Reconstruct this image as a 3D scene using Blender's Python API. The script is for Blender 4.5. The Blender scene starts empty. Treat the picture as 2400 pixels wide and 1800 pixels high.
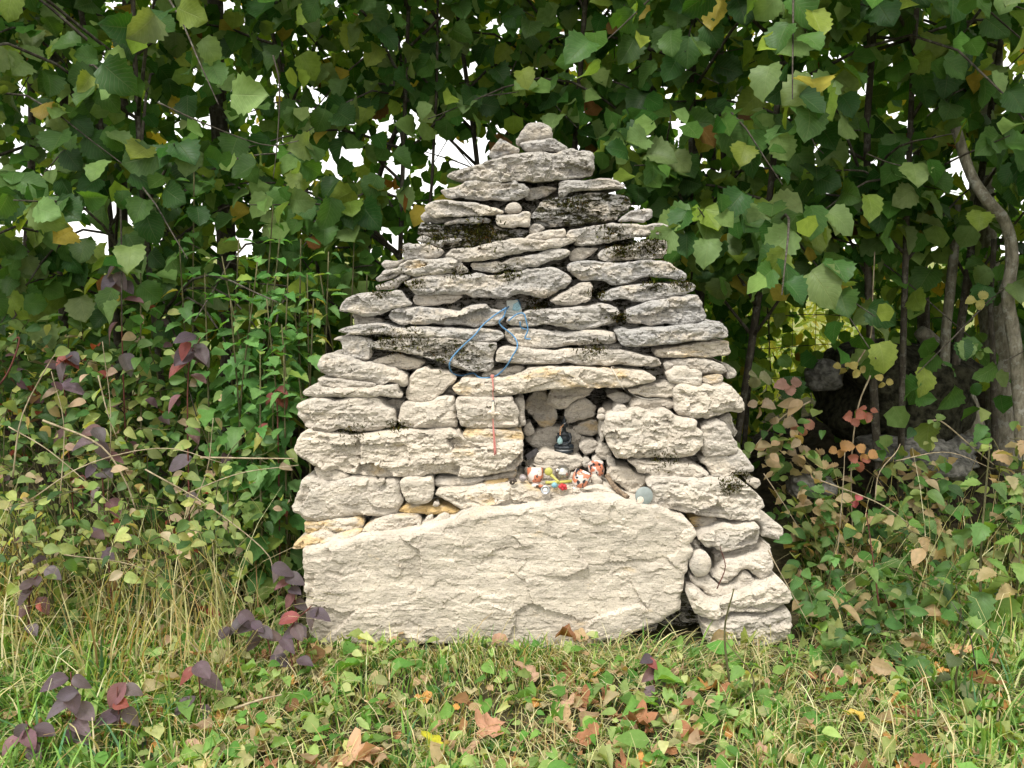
import bpy, math, random
import numpy as np
from mathutils import Vector, Matrix, Quaternion
from mathutils.geometry import delaunay_2d_cdt
from mathutils.bvhtree import BVHTree

scene = bpy.context.scene
COL = scene.collection
RAD = math.radians

# ------------------------------------------------------------------ camera
CAM = np.array((0.0, -2.25, 1.06))
PITCH = RAD(8.5)
FPX = 1997.0                       # focal length in pixels of a 2400 px wide frame
cam_data = bpy.data.cameras.new('camera')
cam_data.sensor_width = 36.0
cam_data.lens = 36.0 * FPX / 2400.0
cam_data.clip_start = 0.02
cam_data.clip_end = 4000.0
cam = bpy.data.objects.new('camera', cam_data)
cam.location = CAM
cam.rotation_euler = (math.pi / 2 - PITCH, 0, 0)
COL.objects.link(cam)
scene.camera = cam

# ------------------------------------------------------------------ world, sun, exposure
SUN_EL, SUN_AZ = RAD(60), RAD(208)          # azimuth clockwise from +Y: behind the camera, a little to the left
world = bpy.data.worlds.new('World')
scene.world = world
world.use_nodes = True
wn = world.node_tree
wn.nodes.clear()
w_out = wn.nodes.new('ShaderNodeOutputWorld')
w_bg = wn.nodes.new('ShaderNodeBackground')
w_sky = wn.nodes.new('ShaderNodeTexSky')
w_sky.sky_type = 'NISHITA'
w_sky.sun_disc = False
w_sky.sun_elevation = SUN_EL
w_sky.sun_rotation = SUN_AZ
w_sky.air_density = 1.0
w_sky.dust_density = 1.0
w_sky.ozone_density = 1.0
w_hsv = wn.nodes.new('ShaderNodeHueSaturation')      # thin even cloud: the blue washed out
w_hsv.inputs['Saturation'].default_value = 0.3
wn.links.new(w_sky.outputs['Color'], w_hsv.inputs['Color'])
w_mul = wn.nodes.new('ShaderNodeMix')                 # unbroken thin overcast in front of the clear sky
w_mul.data_type = 'RGBA'
w_mul.inputs['Factor'].default_value = 0.7
w_mul.inputs[7].default_value = (9.0, 8.75, 8.3, 1.0)
wn.links.new(w_hsv.outputs['Color'], w_mul.inputs[6])
wn.links.new(w_mul.outputs[2], w_bg.inputs['Color'])
w_bg.inputs['Strength'].default_value = 0.10
wn.links.new(w_bg.outputs['Background'], w_out.inputs['Surface'])

sun_data = bpy.data.lights.new('sun', 'SUN')
sun_data.energy = 1.5
sun_data.angle = RAD(14)
sun_data.color = (1.0, 0.965, 0.91)
sun = bpy.data.objects.new('sun', sun_data)
_sd = Vector((math.sin(SUN_AZ) * math.cos(SUN_EL), math.cos(SUN_AZ) * math.cos(SUN_EL), math.sin(SUN_EL)))
sun.rotation_euler = (-_sd).to_track_quat('-Z', 'Y').to_euler()
sun.location = _sd * 20
COL.objects.link(sun)

scene.view_settings.view_transform = 'Standard'
scene.view_settings.look = 'None'
scene.view_settings.exposure = 1.3
scene.view_settings.gamma = 1.0
scene.view_settings.use_curve_mapping = False
scene.render.engine = 'CYCLES'
scene.cycles.max_bounces = 5
scene.cycles.diffuse_bounces = 2
scene.cycles.transmission_bounces = 4
scene.cycles.use_adaptive_sampling = True
scene.cycles.adaptive_threshold = 0.025
scene.cycles.transparent_max_bounces = 8
scene.cycles.use_denoising = True
scene.cycles.sample_clamp_indirect = 6.0

# ------------------------------------------------------------------ helpers
def P(px, py, Y):
    """a point of the plane y = Y, given where the photograph shows it"""
    x = (px - 1200.0) / FPX
    up = (900.0 - py) / FPX
    c, s = math.cos(PITCH), math.sin(PITCH)
    d = np.array((x, c + s * up, -s + c * up))
    return CAM + d * ((Y - CAM[1]) / d[1])

REG = {'A': (960, 260, 3.4563), 'B': (760, 600, 4.424), 'C': (1240, 560, 4.148), 'D': (660, 920, 3.6867),
       'E': (1180, 900, 3.6867), 'F': (660, 1180, 3.6867), 'G': (1260, 1120, 3.4563), 'H': (860, 500, 5.53),
       'I': (680, 780, 6.9125), 'J': (1200, 900, 7.373), 'K': (1560, 900, 6.9125), 'L': (1600, 1180, 4.879),
       'T': (1180, 1060, 5.53), 'S': (0, 0, 1.0)}
def src(spec):
    """'A 10,20 30,40 C 5,6' -> photograph pixels"""
    out, reg = [], REG['S']
    for tok in spec.split():
        if tok in REG:
            reg = REG[tok]
        else:
            a, b = tok.split(',')
            out.append((reg[0] + float(a) / reg[2], reg[1] + float(b) / reg[2]))
    return np.array(out)

def hash01(ix, iy, iz, seed):
    h = (ix.astype(np.int64) * 374761393 + iy.astype(np.int64) * 668265263 + iz.astype(np.int64) * 2147483647 + int(seed) * 1274126177) & 0xFFFFFFFF
    h = ((h ^ (h >> 13)) * 1274126177) & 0xFFFFFFFF
    h = ((h ^ (h >> 16)) * 2246822519) & 0xFFFFFFFF
    return ((h ^ (h >> 15)) & 0xFFFFFF) / float(0xFFFFFF)

def vnoise(p, seed=0):
    p = np.asarray(p, float)
    i = np.floor(p).astype(np.int64)
    f = p - i
    f = f * f * f * (f * (f * 6 - 15) + 10)
    r = np.zeros(len(p))
    for dx in (0, 1):
        for dy in (0, 1):
            for dz in (0, 1):
                w = (f[:, 0] if dx else 1 - f[:, 0]) * (f[:, 1] if dy else 1 - f[:, 1]) * (f[:, 2] if dz else 1 - f[:, 2])
                r += w * hash01(i[:, 0] + dx, i[:, 1] + dy, i[:, 2] + dz, seed)
    return r * 2 - 1

def fbm(p, seed=0, octv=4, gain=0.5):
    p = np.asarray(p, float)
    r, a, t = np.zeros(len(p)), 1.0, 0.0
    for k in range(octv):
        r += a * vnoise(p * (2.03 ** k) + 17.3 * k, seed + k)
        t += a
        a *= gain
    return r / t

def mesh_obj(name, verts, faces, mat=None, parent=None, smooth=True, loc=None, colors=None, uvs=None):
    """one mesh object; uvs and colors are given per vertex"""
    verts = np.asarray(verts, float)
    me = bpy.data.meshes.new(name)
    if isinstance(faces, np.ndarray):
        n, k = faces.shape
        me.vertices.add(len(verts))
        me.vertices.foreach_set('co', verts.astype(np.float32).ravel())
        me.loops.add(n * k)
        me.loops.foreach_set('vertex_index', faces.astype(np.int32).ravel())
        me.polygons.add(n)
        me.polygons.foreach_set('loop_start', np.arange(0, n * k, k, dtype=np.int32))
        me.polygons.foreach_set('loop_total', np.full(n, k, np.int32))
        me.update(calc_edges=True)
    else:
        me.from_pydata([tuple(v) for v in verts], [], [list(f) for f in faces])
    if smooth:
        me.polygons.foreach_set('use_smooth', np.ones(len(me.polygons), bool))
    if uvs is not None:
        li = np.zeros(len(me.loops), np.int32)
        me.loops.foreach_get('vertex_index', li)
        uv = me.uv_layers.new(name='UVMap')
        uv.data.foreach_set('uv', np.asarray(uvs, np.float32)[li].ravel())
    if colors is not None:
        ca = me.color_attributes.new('Col', 'FLOAT_COLOR', 'POINT')
        c4 = np.ones((len(verts), 4), np.float32)
        c4[:, :3] = colors
        ca.data.foreach_set('color', c4.ravel())
    if mat is not None:
        me.materials.append(mat)
    o = bpy.data.objects.new(name, me)
    COL.objects.link(o)
    if parent is not None:
        o.parent = parent
    if loc is not None:
        o.location = loc
    return o

def empty(name, loc=(0, 0, 0), parent=None):
    o = bpy.data.objects.new(name, None)
    o.location = loc
    o.empty_display_size = 0.05
    COL.objects.link(o)
    if parent is not None:
        o.parent = parent
    return o

def tag(o, label=None, cat=None, group=None, kind=None):
    if label: o['label'] = label
    if cat: o['category'] = cat
    if group: o['group'] = group
    if kind: o['kind'] = kind
    return o

class MB:
    """collects tubes, lathes and boxes into one mesh"""
    def __init__(self):
        self.v, self.f, self.n = [], [], 0
    def add(self, v, f):
        v = np.asarray(v, float)
        self.f += [[i + self.n for i in q] for q in f]
        self.v.append(v)
        self.n += len(v)
        return self
    def tube(self, pts, rad, seg=6, cap=True, wob=0.0, seed=0):
        pts = [Vector(p) for p in pts]
        n = len(pts)
        rr = [rad] * n if np.isscalar(rad) else list(rad)
        vs, fs = [], []
        ref = Vector((0.31, 0.17, 0.93))
        rnd = random.Random(seed)
        for i in range(n):
            t = (pts[min(i + 1, n - 1)] - pts[max(i - 1, 0)]).normalized()
            a = t.cross(ref)
            if a.length < 0.05:
                a = t.cross(Vector((1, 0, 0)))
            a.normalize()
            b = t.cross(a)
            for k in range(seg):
                an = 2 * math.pi * k / seg
                r = rr[i] * (1 + wob * rnd.uniform(-1, 1))
                vs.append(pts[i] + (a * math.cos(an) + b * math.sin(an)) * r)
        for i in range(n - 1):
            for k in range(seg):
                k2 = (k + 1) % seg
                fs.append([i * seg + k, i * seg + k2, (i + 1) * seg + k2, (i + 1) * seg + k])
        if cap:
            fs.append(list(range(seg))[::-1])
            fs.append([(n - 1) * seg + k for k in range(seg)])
        return self.add([tuple(v) for v in vs], fs)
    def lathe(self, prof, seg=24, mat=None):
        """profile of (radius, height) turned about z; mat places it"""
        vs, fs = [], []
        for r, z in prof:
            for k in range(seg):
                an = 2 * math.pi * k / seg
                vs.append((r * math.cos(an), r * math.sin(an), z))
        for i in range(len(prof) - 1):
            for k in range(seg):
                k2 = (k + 1) % seg
                fs.append([i * seg + k, i * seg + k2, (i + 1) * seg + k2, (i + 1) * seg + k])
        fs.append(list(range(seg))[::-1])
        fs.append([(len(prof) - 1) * seg + k for k in range(seg)])
        if mat is not None:
            vs = [tuple(mat @ Vector(v)) for v in vs]
        return self.add(vs, fs)
    def blob(self, c, r, seed=0, amp=0.12, nu=10, nv=7, mat=None):
        vs, fs = [], []
        for j in range(nv + 1):
            ph = math.pi * j / nv
            for k in range(nu):
                an = 2 * math.pi * k / nu
                vs.append((math.sin(ph) * math.cos(an), math.sin(ph) * math.sin(an), math.cos(ph)))
        vs = np.array(vs)
        vs *= (1 + amp * fbm(vs * 1.6 + seed * 3.1, seed, 2))[:, None]
        r = np.array(r if hasattr(r, '__len__') else (r, r, r))
        vs = vs * r
        if mat is not None:
            vs = vs @ np.array(mat.to_3x3()).T
        vs = vs + np.array(c)
        for j in range(nv):
            for k in range(nu):
                k2 = (k + 1) % nu
                fs.append([j * nu + k, (j + 1) * nu + k, (j + 1) * nu + k2, j * nu + k2])
        return self.add(vs, fs)
    def build(self, name, mat=None, parent=None, smooth=True, loc=None):
        v = np.concatenate(self.v)
        if loc is not None:
            v = v - np.array(loc)
        return mesh_obj(name, v, self.f, mat, parent, smooth, loc)

def spline(pts, n):
    """smooth curve through the points, n samples"""
    p = np.array(pts, float)
    p = np.vstack([2 * p[0] - p[1], p, 2 * p[-1] - p[-2]])
    m = len(p) - 3
    out = []
    for t in np.linspace(0, m - 1e-6, n):
        i = int(t)
        u = t - i
        a, b, c, d = p[i], p[i + 1], p[i + 2], p[i + 3]
        out.append(0.5 * ((2 * b) + (c - a) * u + (2 * a - 5 * b + 4 * c - d) * u * u + (3 * b - a - 3 * c + d) * u ** 3))
    return np.array(out)

# ------------------------------------------------------------------ materials
def new_mat(name):
    m = bpy.data.materials.new(name)
    m.use_nodes = True
    nt = m.node_tree
    nt.nodes.clear()
    return m, nt
class NT:
    def __init__(self, nt):
        self.nt = nt
    def n(self, kind, **kw):
        nd = self.nt.nodes.new(kind)
        for k, v in kw.items():
            setattr(nd, k, v)
        return nd
    def l(self, a, b):
        self.nt.links.new(a, b)
    def val(self, sock, v):
        if hasattr(v, 'is_linked') or hasattr(v, 'links'):
            self.l(v, sock)
        else:
            sock.default_value = v
    def math(self, op, a, b=0.0, clamp=False):
        nd = self.n('ShaderNodeMath', operation=op, use_clamp=clamp)
        self.val(nd.inputs[0], a); self.val(nd.inputs[1], b)
        return nd.outputs[0]
    def mix(self, f, a, b, blend='MIX'):
        nd = self.n('ShaderNodeMix', data_type='RGBA', blend_type=blend)
        self.val(nd.inputs[0], f)
        for s, v in ((nd.inputs[6], a), (nd.inputs[7], b)):
            if isinstance(v, tuple) and len(v) == 3:
                v = v + (1.0,)
            self.val(s, v)
        return nd.outputs[2]
    def noise(self, vec, scale, detail=4, rough=0.55, dist=0.0, lac=2.0):
        nd = self.n('ShaderNodeTexNoise')
        self.l(vec, nd.inputs['Vector'])
        nd.inputs['Scale'].default_value = scale
        nd.inputs['Detail'].default_value = detail
        nd.inputs['Roughness'].default_value = rough
        nd.inputs['Distortion'].default_value = dist
        return nd.outputs['Fac']
    def voro(self, vec, scale, feature='F1', rnd=1.0):
        nd = self.n('ShaderNodeTexVoronoi', feature=feature)
        self.l(vec, nd.inputs['Vector'])
        nd.inputs['Scale'].default_value = scale
        nd.inputs['Randomness'].default_value = rnd
        return nd
    def ramp(self, fac, lo, hi, a=0.0, b=1.0):
        nd = self.n('ShaderNodeMapRange', clamp=True)
        nd.interpolation_type = 'SMOOTHSTEP'
        self.l(fac, nd.inputs[0])
        self.val(nd.inputs[1], lo); self.val(nd.inputs[2], hi)
        self.val(nd.inputs[3], a); self.val(nd.inputs[4], b)
        return nd.outputs[0]
    def prop(self, name):
        nd = self.n('ShaderNodeAttribute', attribute_type='OBJECT', attribute_name=name)
        return nd.outputs['Fac']
    def scaled(self, vec, s):
        nd = self.n('ShaderNodeVectorMath', operation='MULTIPLY')
        self.l(vec, nd.inputs[0]); nd.inputs[1].default_value = s
        return nd.outputs[0]
    def bump(self, h, dist, strength=1.0, normal=None):
        nd = self.n('ShaderNodeBump')
        nd.inputs['Strength'].default_value = strength
        nd.inputs['Distance'].default_value = dist
        self.l(h, nd.inputs['Height'])
        if normal is not None:
            self.l(normal, nd.inputs['Normal'])
        return nd.outputs[0]

def simple_mat(name, col, rough=0.6, metal=0.0, noise=0.0, nscale=60.0, spec=0.4, bump=0.0, trans=0.0):
    m, nt = new_mat(name)
    t = NT(nt)
    out = t.n('ShaderNodeOutputMaterial')
    b = t.n('ShaderNodeBsdfPrincipled')
    b.inputs['Roughness'].default_value = rough
    b.inputs['Metallic'].default_value = metal
    b.inputs['Specular IOR Level'].default_value = spec
    b.inputs['Transmission Weight'].default_value = trans
    co = t.n('ShaderNodeTexCoord').outputs['Object']
    if noise > 0:
        f = t.noise(co, nscale, 4)
        dk = tuple(c * (1 - noise) for c in col)
        lt = tuple(min(1, c * (1 + noise)) for c in col)
        t.l(t.mix(t.ramp(f, 0.3, 0.7), dk, lt), b.inputs['Base Color'])
        if bump > 0:
            t.l(t.bump(f, bump), b.inputs['Normal'])
    else:
        b.inputs['Base Color'].default_value = col + (1.0,)
    t.l(b.outputs[0], out.inputs['Surface'])
    return m

def stone_material():
    m, nt = new_mat('limestone')
    t = NT(nt)
    out = t.n('ShaderNodeOutputMaterial')
    b = t.n('ShaderNodeBsdfDiffuse')
    oc = t.n('ShaderNodeTexCoord').outputs['Object']
    oi = t.n('ShaderNodeObjectInfo').outputs['Random']
    off = t.n('ShaderNodeVectorMath', operation='ADD')
    sc = t.n('ShaderNodeVectorMath', operation='SCALE')
    cmb = t.n('ShaderNodeCombineXYZ')
    t.l(oi, cmb.inputs[0]); t.l(oi, cmb.inputs[1]); t.l(oi, cmb.inputs[2])
    t.l(cmb.outputs[0], sc.inputs[0]); sc.inputs['Scale'].default_value = 37.0
    t.l(oc, off.inputs[0]); t.l(sc.outputs[0], off.inputs[1])
    v = off.outputs[0]
    vs = t.scaled(v, (1.0, 1.0, 2.6))                      # bedding runs level
    bign = t.n('ShaderNodeTexNoise'); t.l(vs, bign.inputs['Vector']); bign.inputs['Scale'].default_value = 9.0; bign.inputs['Detail'].default_value = 3
    big = bign.outputs['Fac']
    sp = t.n('ShaderNodeSeparateColor'); t.l(bign.outputs['Color'], sp.inputs[0])
    mid = t.noise(vs, 34.0, 4, 0.65)
    fine = t.noise(v, 190.0, 3, 0.7)
    grey, ochre, lichen, moss, pale = (t.prop(k) for k in ('grey', 'ochre', 'lichen', 'moss', 'pale'))
    cream, cool = (0.62, 0.55, 0.445), (0.42, 0.405, 0.38)
    col = t.mix(t.ramp(big, 0.36, 0.66), cream, (0.47, 0.415, 0.335))
    col = t.mix(t.ramp(oi, 0.0, 1.0, 0.0, 0.30), col, t.mix(1.0, col, (0.74, 0.74, 0.78), 'MULTIPLY'))     # no two blocks quite alike
    col = t.mix(t.ramp(mid, 0.46, 0.70, 0.0, 0.55), col, (0.68, 0.62, 0.52))
    col = t.mix(t.ramp(mid, 0.27, 0.45, 0.62, 0.0), col, (0.30, 0.262, 0.21))
    gm = t.math('MULTIPLY', grey, t.ramp(sp.outputs[1], 0.30, 0.55), True)
    col = t.mix(gm, col, cool)
    ln = t.noise(v, 62.0, 4, 0.74)
    lf = t.math('MULTIPLY', grey, t.ramp(ln, 0.50, 0.64), True)
    col = t.mix(t.math('MULTIPLY', lf, 0.75), col, (0.19, 0.185, 0.185))
    col = t.mix(t.math('MULTIPLY', pale, 0.4), col, (0.68, 0.615, 0.515))
    # iron stain
    oth = t.math('SUBTRACT', 0.72, t.math('MULTIPLY', ochre, 0.42))
    of = t.ramp(t.math('ADD', t.math('MULTIPLY', sp.outputs[2], 0.7), t.math('MULTIPLY', mid, 0.3)), oth, t.math('ADD', oth, 0.15))
    of = t.math('MULTIPLY', of, t.math('ADD', 0.25, t.math('MULTIPLY', ochre, 0.8)), True)
    col = t.mix(of, col, (0.58, 0.41, 0.175))
    col = t.mix(t.ramp(fine, 0.53, 0.70, 0.0, 0.62), col, (0.22, 0.195, 0.165))
    # hairline cracks: their self-shadow painted in dark, along with dirt
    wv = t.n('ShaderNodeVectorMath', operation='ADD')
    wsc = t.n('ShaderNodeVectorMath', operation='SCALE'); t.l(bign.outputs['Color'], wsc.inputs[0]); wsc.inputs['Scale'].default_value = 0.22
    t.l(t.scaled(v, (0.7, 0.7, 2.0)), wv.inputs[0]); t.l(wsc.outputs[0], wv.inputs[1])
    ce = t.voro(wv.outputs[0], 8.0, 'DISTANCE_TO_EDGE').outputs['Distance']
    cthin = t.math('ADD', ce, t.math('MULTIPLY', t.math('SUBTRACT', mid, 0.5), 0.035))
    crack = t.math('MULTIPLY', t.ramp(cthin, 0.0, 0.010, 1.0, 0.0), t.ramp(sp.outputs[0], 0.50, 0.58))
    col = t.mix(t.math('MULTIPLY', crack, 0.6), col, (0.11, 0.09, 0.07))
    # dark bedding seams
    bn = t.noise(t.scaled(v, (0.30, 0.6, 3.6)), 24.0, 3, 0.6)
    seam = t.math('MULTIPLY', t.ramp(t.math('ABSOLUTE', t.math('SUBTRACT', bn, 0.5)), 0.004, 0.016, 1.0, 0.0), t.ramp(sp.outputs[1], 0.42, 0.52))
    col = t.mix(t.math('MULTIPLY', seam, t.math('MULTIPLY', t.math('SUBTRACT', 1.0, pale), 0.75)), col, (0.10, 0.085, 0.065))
    # black pits
    pth = t.math('SUBTRACT', 0.76, t.math('MULTIPLY', lichen, 0.34))
    pg = t.ramp(sp.outputs[2], pth, t.math('ADD', pth, 0.08))
    pvn = t.voro(v, 115.0)
    psp = t.n('ShaderNodeSeparateColor'); t.l(pvn.outputs['Color'], psp.inputs[0])
    prad = t.math('MULTIPLY', psp.outputs[0], 0.42)
    pit = t.math('MULTIPLY', t.math('LESS_THAN', pvn.outputs['Distance'], prad), pg)
    col = t.mix(t.math('MULTIPLY', pit, 0.85), col, (0.035, 0.032, 0.028))
    # moss and black crust in ragged patches; on the rubble core, painted joint shade
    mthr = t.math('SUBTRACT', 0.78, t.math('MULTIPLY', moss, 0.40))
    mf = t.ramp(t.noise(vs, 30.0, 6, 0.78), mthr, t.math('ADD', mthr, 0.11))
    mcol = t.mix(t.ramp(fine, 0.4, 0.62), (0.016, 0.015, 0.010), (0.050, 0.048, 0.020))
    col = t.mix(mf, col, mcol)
    t.l(col, b.inputs['Color'])
    b.inputs['Roughness'].default_value = 0.6
    h = t.math('ADD', t.math('MULTIPLY', fine, 0.5), mid)
    t.l(t.bump(h, 0.0060, 0.9), b.inputs['Normal'])
    t.l(b.outputs[0], out.inputs['Surface'])
    return m
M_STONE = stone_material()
# ------------------------------------------------------------------ stones
def facets(x, z, sx, sz, seed, tilt, step):
    """broken faces: every cell of a warped mosaic is a plane of its own"""
    p = np.stack([x, np.zeros_like(x), z], 1)
    wx = x + 0.35 * sx * fbm(p / (sx * 0.9), seed + 5, 3)
    wz = z + 0.45 * sz * fbm(p / (sx * 0.7) + 9, seed + 6, 3)
    ci, cj = np.floor(wx / sx).astype(np.int64), np.floor(wz / sz).astype(np.int64)
    best = np.full(len(x), 1e9)
    out = np.zeros(len(x))
    zero = np.zeros_like(ci)
    for di in (-1, 0, 1):
        for dj in (-1, 0, 1):
            a, c = ci + di, cj + dj
            px = (a + 0.5 + 0.45 * (hash01(a, c, zero, seed) * 2 - 1)) * sx
            pz = (c + 0.5 + 0.45 * (hash01(a, c, zero, seed + 1) * 2 - 1)) * sz
            d = ((wx - px) / sx) ** 2 + ((wz - pz) / sz) ** 2
            pl = (hash01(a, c, zero, seed + 2) * 2 - 1) * tilt * (x - px) + (hash01(a, c, zero, seed + 3) * 2 - 1) * tilt * (z - pz) \
                + (hash01(a, c, zero, seed + 4) * 2 - 1) * step
            k = d < best
            best[k] = d[k]
            out[k] = pl[k]
    return out

def resample(poly, h):
    """closed outline at even spacing, corners slightly eased"""
    q = np.vstack([poly, poly[:1]])
    seg = np.linalg.norm(np.diff(q, axis=0), axis=1)
    s = np.concatenate([[0], np.cumsum(seg)])
    n = max(12, int(s[-1] / h))
    t = np.linspace(0, s[-1], n, endpoint=False)
    r = np.stack([np.interp(t, s, q[:, 0]), np.interp(t, s, q[:, 1])], 1)
    return 0.25 * np.roll(r, 1, 0) + 0.5 * r + 0.25 * np.roll(r, -1, 0)

def edge_dist(pts, poly):
    a, b = poly, np.roll(poly, -1, 0)
    out = np.empty(len(pts))
    ab = b - a
    l2 = (ab ** 2).sum(1) + 1e-12
    for i in range(0, len(pts), 2000):
        p = pts[i:i + 2000, None, :]
        t = np.clip(((p - a) * ab).sum(2) / l2, 0, 1)
        out[i:i + 2000] = np.sqrt(((p - (a + t[..., None] * ab)) ** 2).sum(2)).min(1)
    return out

def inside(pts, poly):
    x, y = pts[:, 0], pts[:, 1]
    r = np.zeros(len(pts), bool)
    a, b = poly, np.roll(poly, -1, 0)
    for (x1, y1), (x2, y2) in zip(a, b):
        c = (y1 > y) != (y2 > y)
        r ^= c & (x < (x2 - x1) * (y - y1) / (y2 - y1 + 1e-15) + x1)
    return r

def lean(z):
    return 0.24 * max(0.0, z)

STONE_SIL = []      # (outline in x z, front depth) of every stone, for the rubble core behind
_sid = [100]
def stone(spec, dy=0.0, depth=0.26, rnd=0.0065, rel=1.0, cell=1.0, h=0.0044, grey=0.4, ochre=0.1, lichen=0.15, moss=0.0, pale=0.0,
          name='stone', label=None, smoothface=False, grow=0.0002, parent=None, tilt=0.0, bed=1.0, grit=1.0):
    _sid[0] += 1
    seed = _sid[0] * 7
    pix = src(spec)
    c = pix.mean(0)
    z0 = P(c[0], c[1], 0.0)[2]
    Y0 = lean(P(c[0], c[1], lean(z0))[2]) + dy + 0.012 * (hash01(np.array([seed]), np.array([3]), np.array([1]), 5)[0] * 2 - 1)
    poly = np.array([P(a, b, Y0)[[0, 2]] for a, b in pix])
    if z0 > 0.90:                      # long-weathered upper courses
        grey, moss = min(1.0, grey + 0.12), moss + 0.06
    elif z0 < 0.74:                    # fresher, creamier stone lower down
        grey, pale = grey * 0.6, max(pale, 0.30)
    area = 0.5 * np.sum(poly[:, 0] * np.roll(poly[:, 1], -1) - np.roll(poly[:, 0], -1) * poly[:, 1])
    if area < 0:
        poly = poly[::-1]
    STONE_SIL.append((poly.copy(), Y0))
    per = resample(poly, h * 0.95)
    tn = np.roll(per, -1, 0) - np.roll(per, 1, 0)
    nr = np.stack([tn[:, 1], -tn[:, 0]], 1)
    nr /= np.linalg.norm(nr, axis=1)[:, None] + 1e-12
    p3 = np.stack([per[:, 0], np.zeros(len(per)), per[:, 1]], 1)
    size = math.sqrt(abs(area))
    jit = (0.0032 if not smoothface else 0.001) * min(1.0, size / 0.08 + 0.3)
    per = per + nr * (grow + jit * fbm(p3 * np.array((45, 1, 110)), seed, 3))[:, None]
    lo, hi = per.min(0), per.max(0)
    gx, gz = np.meshgrid(np.arange(lo[0], hi[0], h), np.arange(lo[1], hi[1], h * 0.87))
    gx[1::2] += h * 0.5
    rg = np.random.default_rng(seed)
    g = np.stack([gx.ravel(), gz.ravel()], 1) + rg.uniform(-0.28 * h, 0.28 * h, (gx.size, 2))
    g = g[inside(g, per)]
    if len(g):
        g = g[edge_dist(g, per) > 0.55 * h]
    nb = len(per)
    allp = np.vstack([per, g])
    try:
        vo, eo, fo, ov, oe, of = delaunay_2d_cdt([Vector(p) for p in allp], [], [list(range(nb))], 1, 1e-6)
    except Exception:
        vo, fo, ov = [], [], []
    pts = np.array([tuple(v) for v in vo])
    d = edge_dist(pts, per)
    # outline vertices of the triangulation in order
    idx = {}
    for k, src_ids in enumerate(ov):
        for s in src_ids:
            if s < nb:
                idx[s] = k
    loop = [idx[k] for k in range(nb) if k in idx]
    loop = [a for i, a in enumerate(loop) if a != loop[i - 1]]
    rr = min(rnd, 0.42 * (hi - lo).min())
    q = np.clip(d / rr, 0, 1)
    edge_back = rr * (0.55 * (1 - np.sqrt(np.clip(1 - (1 - q) ** 2, 0, 1))) + 0.45 * (1 - q))
    x, z = pts[:, 0], pts[:, 1]
    pp = np.stack([x, np.full_like(x, Y0), z], 1)
    k = rel * min(1.0, 0.35 + size / 0.16)
    if smoothface:
        w = hi - lo
        r2 = np.clip(1 - ((x - (lo[0] + hi[0]) / 2) / (w[0] / 2)) ** 2 - ((z - (lo[1] + hi[1]) / 2) / (w[1] / 2)) ** 2, 0, 1)
        yy = Y0 + 0.35 * w.min() * (1 - np.sqrt(r2)) + 0.0015 * fbm(pp * 60, seed, 3)
        edge_back = np.zeros_like(yy)
    else:
        fade = np.clip(d / (rr * 1.6), 0.45, 1)
        f1 = facets(x, z, 0.14 * cell, 0.060 * cell, seed, 0.20, 0.0068)
        f2 = facets(x, z, 0.050 * cell, 0.020 * cell, seed + 50, 0.27, 0.0020)
        f3 = facets(x, z, 0.018 * cell, 0.009 * cell, seed + 90, 0.32, 0.0008)
        lam = facets(x, z, 0.17 * cell, 0.011, seed + 70, 0.03, 0.0030)
        lamk = np.clip(0.5 + 1.6 * fbm(pp * np.array((6, 1, 11)), seed + 33, 2), 0, 1)       # bedding shows in places only
        sw = fbm(pp * 6.0, seed + 21, 2)
        chip = np.clip(fbm(pp * np.array((26, 1, 40)), seed + 44, 3) - 0.12, 0, 1) * np.clip(1 - d / (rr * 3.0), 0, 1)
        yy = Y0 + k * fade * (f1 + grit * f2 + grit * f3 + bed * lam * lamk + 0.0035 * sw / max(rel, 0.3) + 0.0010 * fbm(pp * 150, seed + 41, 2)) + 0.026 * chip * min(1.0, size / 0.12)
        yy += tilt * (z - (lo[1] + hi[1]) / 2)
    yy = yy + edge_back
    verts = np.stack([x, yy, z], 1)
    faces = [list(f) for f in fo]
    # sides and back
    cen = per.mean(0)
    ring_prev = loop
    vl = [verts]
    nv = len(verts)
    ys = verts[loop, 1]
    steps = ((0.10, 0.995), (0.32, 0.985), (0.65, 0.95), (1.0, 0.84))
    for fr, shr in steps:
        base = np.array([pts[i] for i in loop])
        rp = cen + (base - cen) * shr
        pr = np.stack([rp[:, 0], np.full(len(rp), Y0 + depth * fr), rp[:, 1]], 1)
        rp = rp + (cen - rp) / (np.linalg.norm(cen - rp, axis=1)[:, None] + 1e-9) * (0.004 * (1 + fbm(pr * 30, seed + 61, 3)))[:, None] * (fr > 0.2)
        ring_y = np.maximum(ys + depth * fr * 0.9, Y0 + rr + 0.002) if fr < 0.2 else Y0 + rr + (depth - rr) * fr + 0 * ys
        vl.append(np.stack([rp[:, 0], ring_y, rp[:, 1]], 1))
        cur = list(range(nv, nv + len(loop)))
        nv += len(loop)
        m = len(loop)
        for i in range(m):
            j = (i + 1) % m
            faces.append([ring_prev[i], cur[i], cur[j], ring_prev[j]])
        ring_prev = cur
    faces.append(ring_prev[:])
    V = np.concatenate(vl)
    # front triangles face the camera (-y)
    f0 = faces[0]
    nrm = np.cross(V[f0[1]] - V[f0[0]], V[f0[2]] - V[f0[0]])
    ntri = len(fo)
    if nrm[1] > 0:
        faces[:ntri] = [f[::-1] for f in faces[:ntri]]
    o_loc = np.array((cen[0], Y0 + depth * 0.5, cen[1]))
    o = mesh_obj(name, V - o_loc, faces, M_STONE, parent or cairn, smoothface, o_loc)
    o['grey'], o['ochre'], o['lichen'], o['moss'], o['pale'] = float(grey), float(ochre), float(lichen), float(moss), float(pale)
    if label:
        o['label'] = label
    return o

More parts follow.
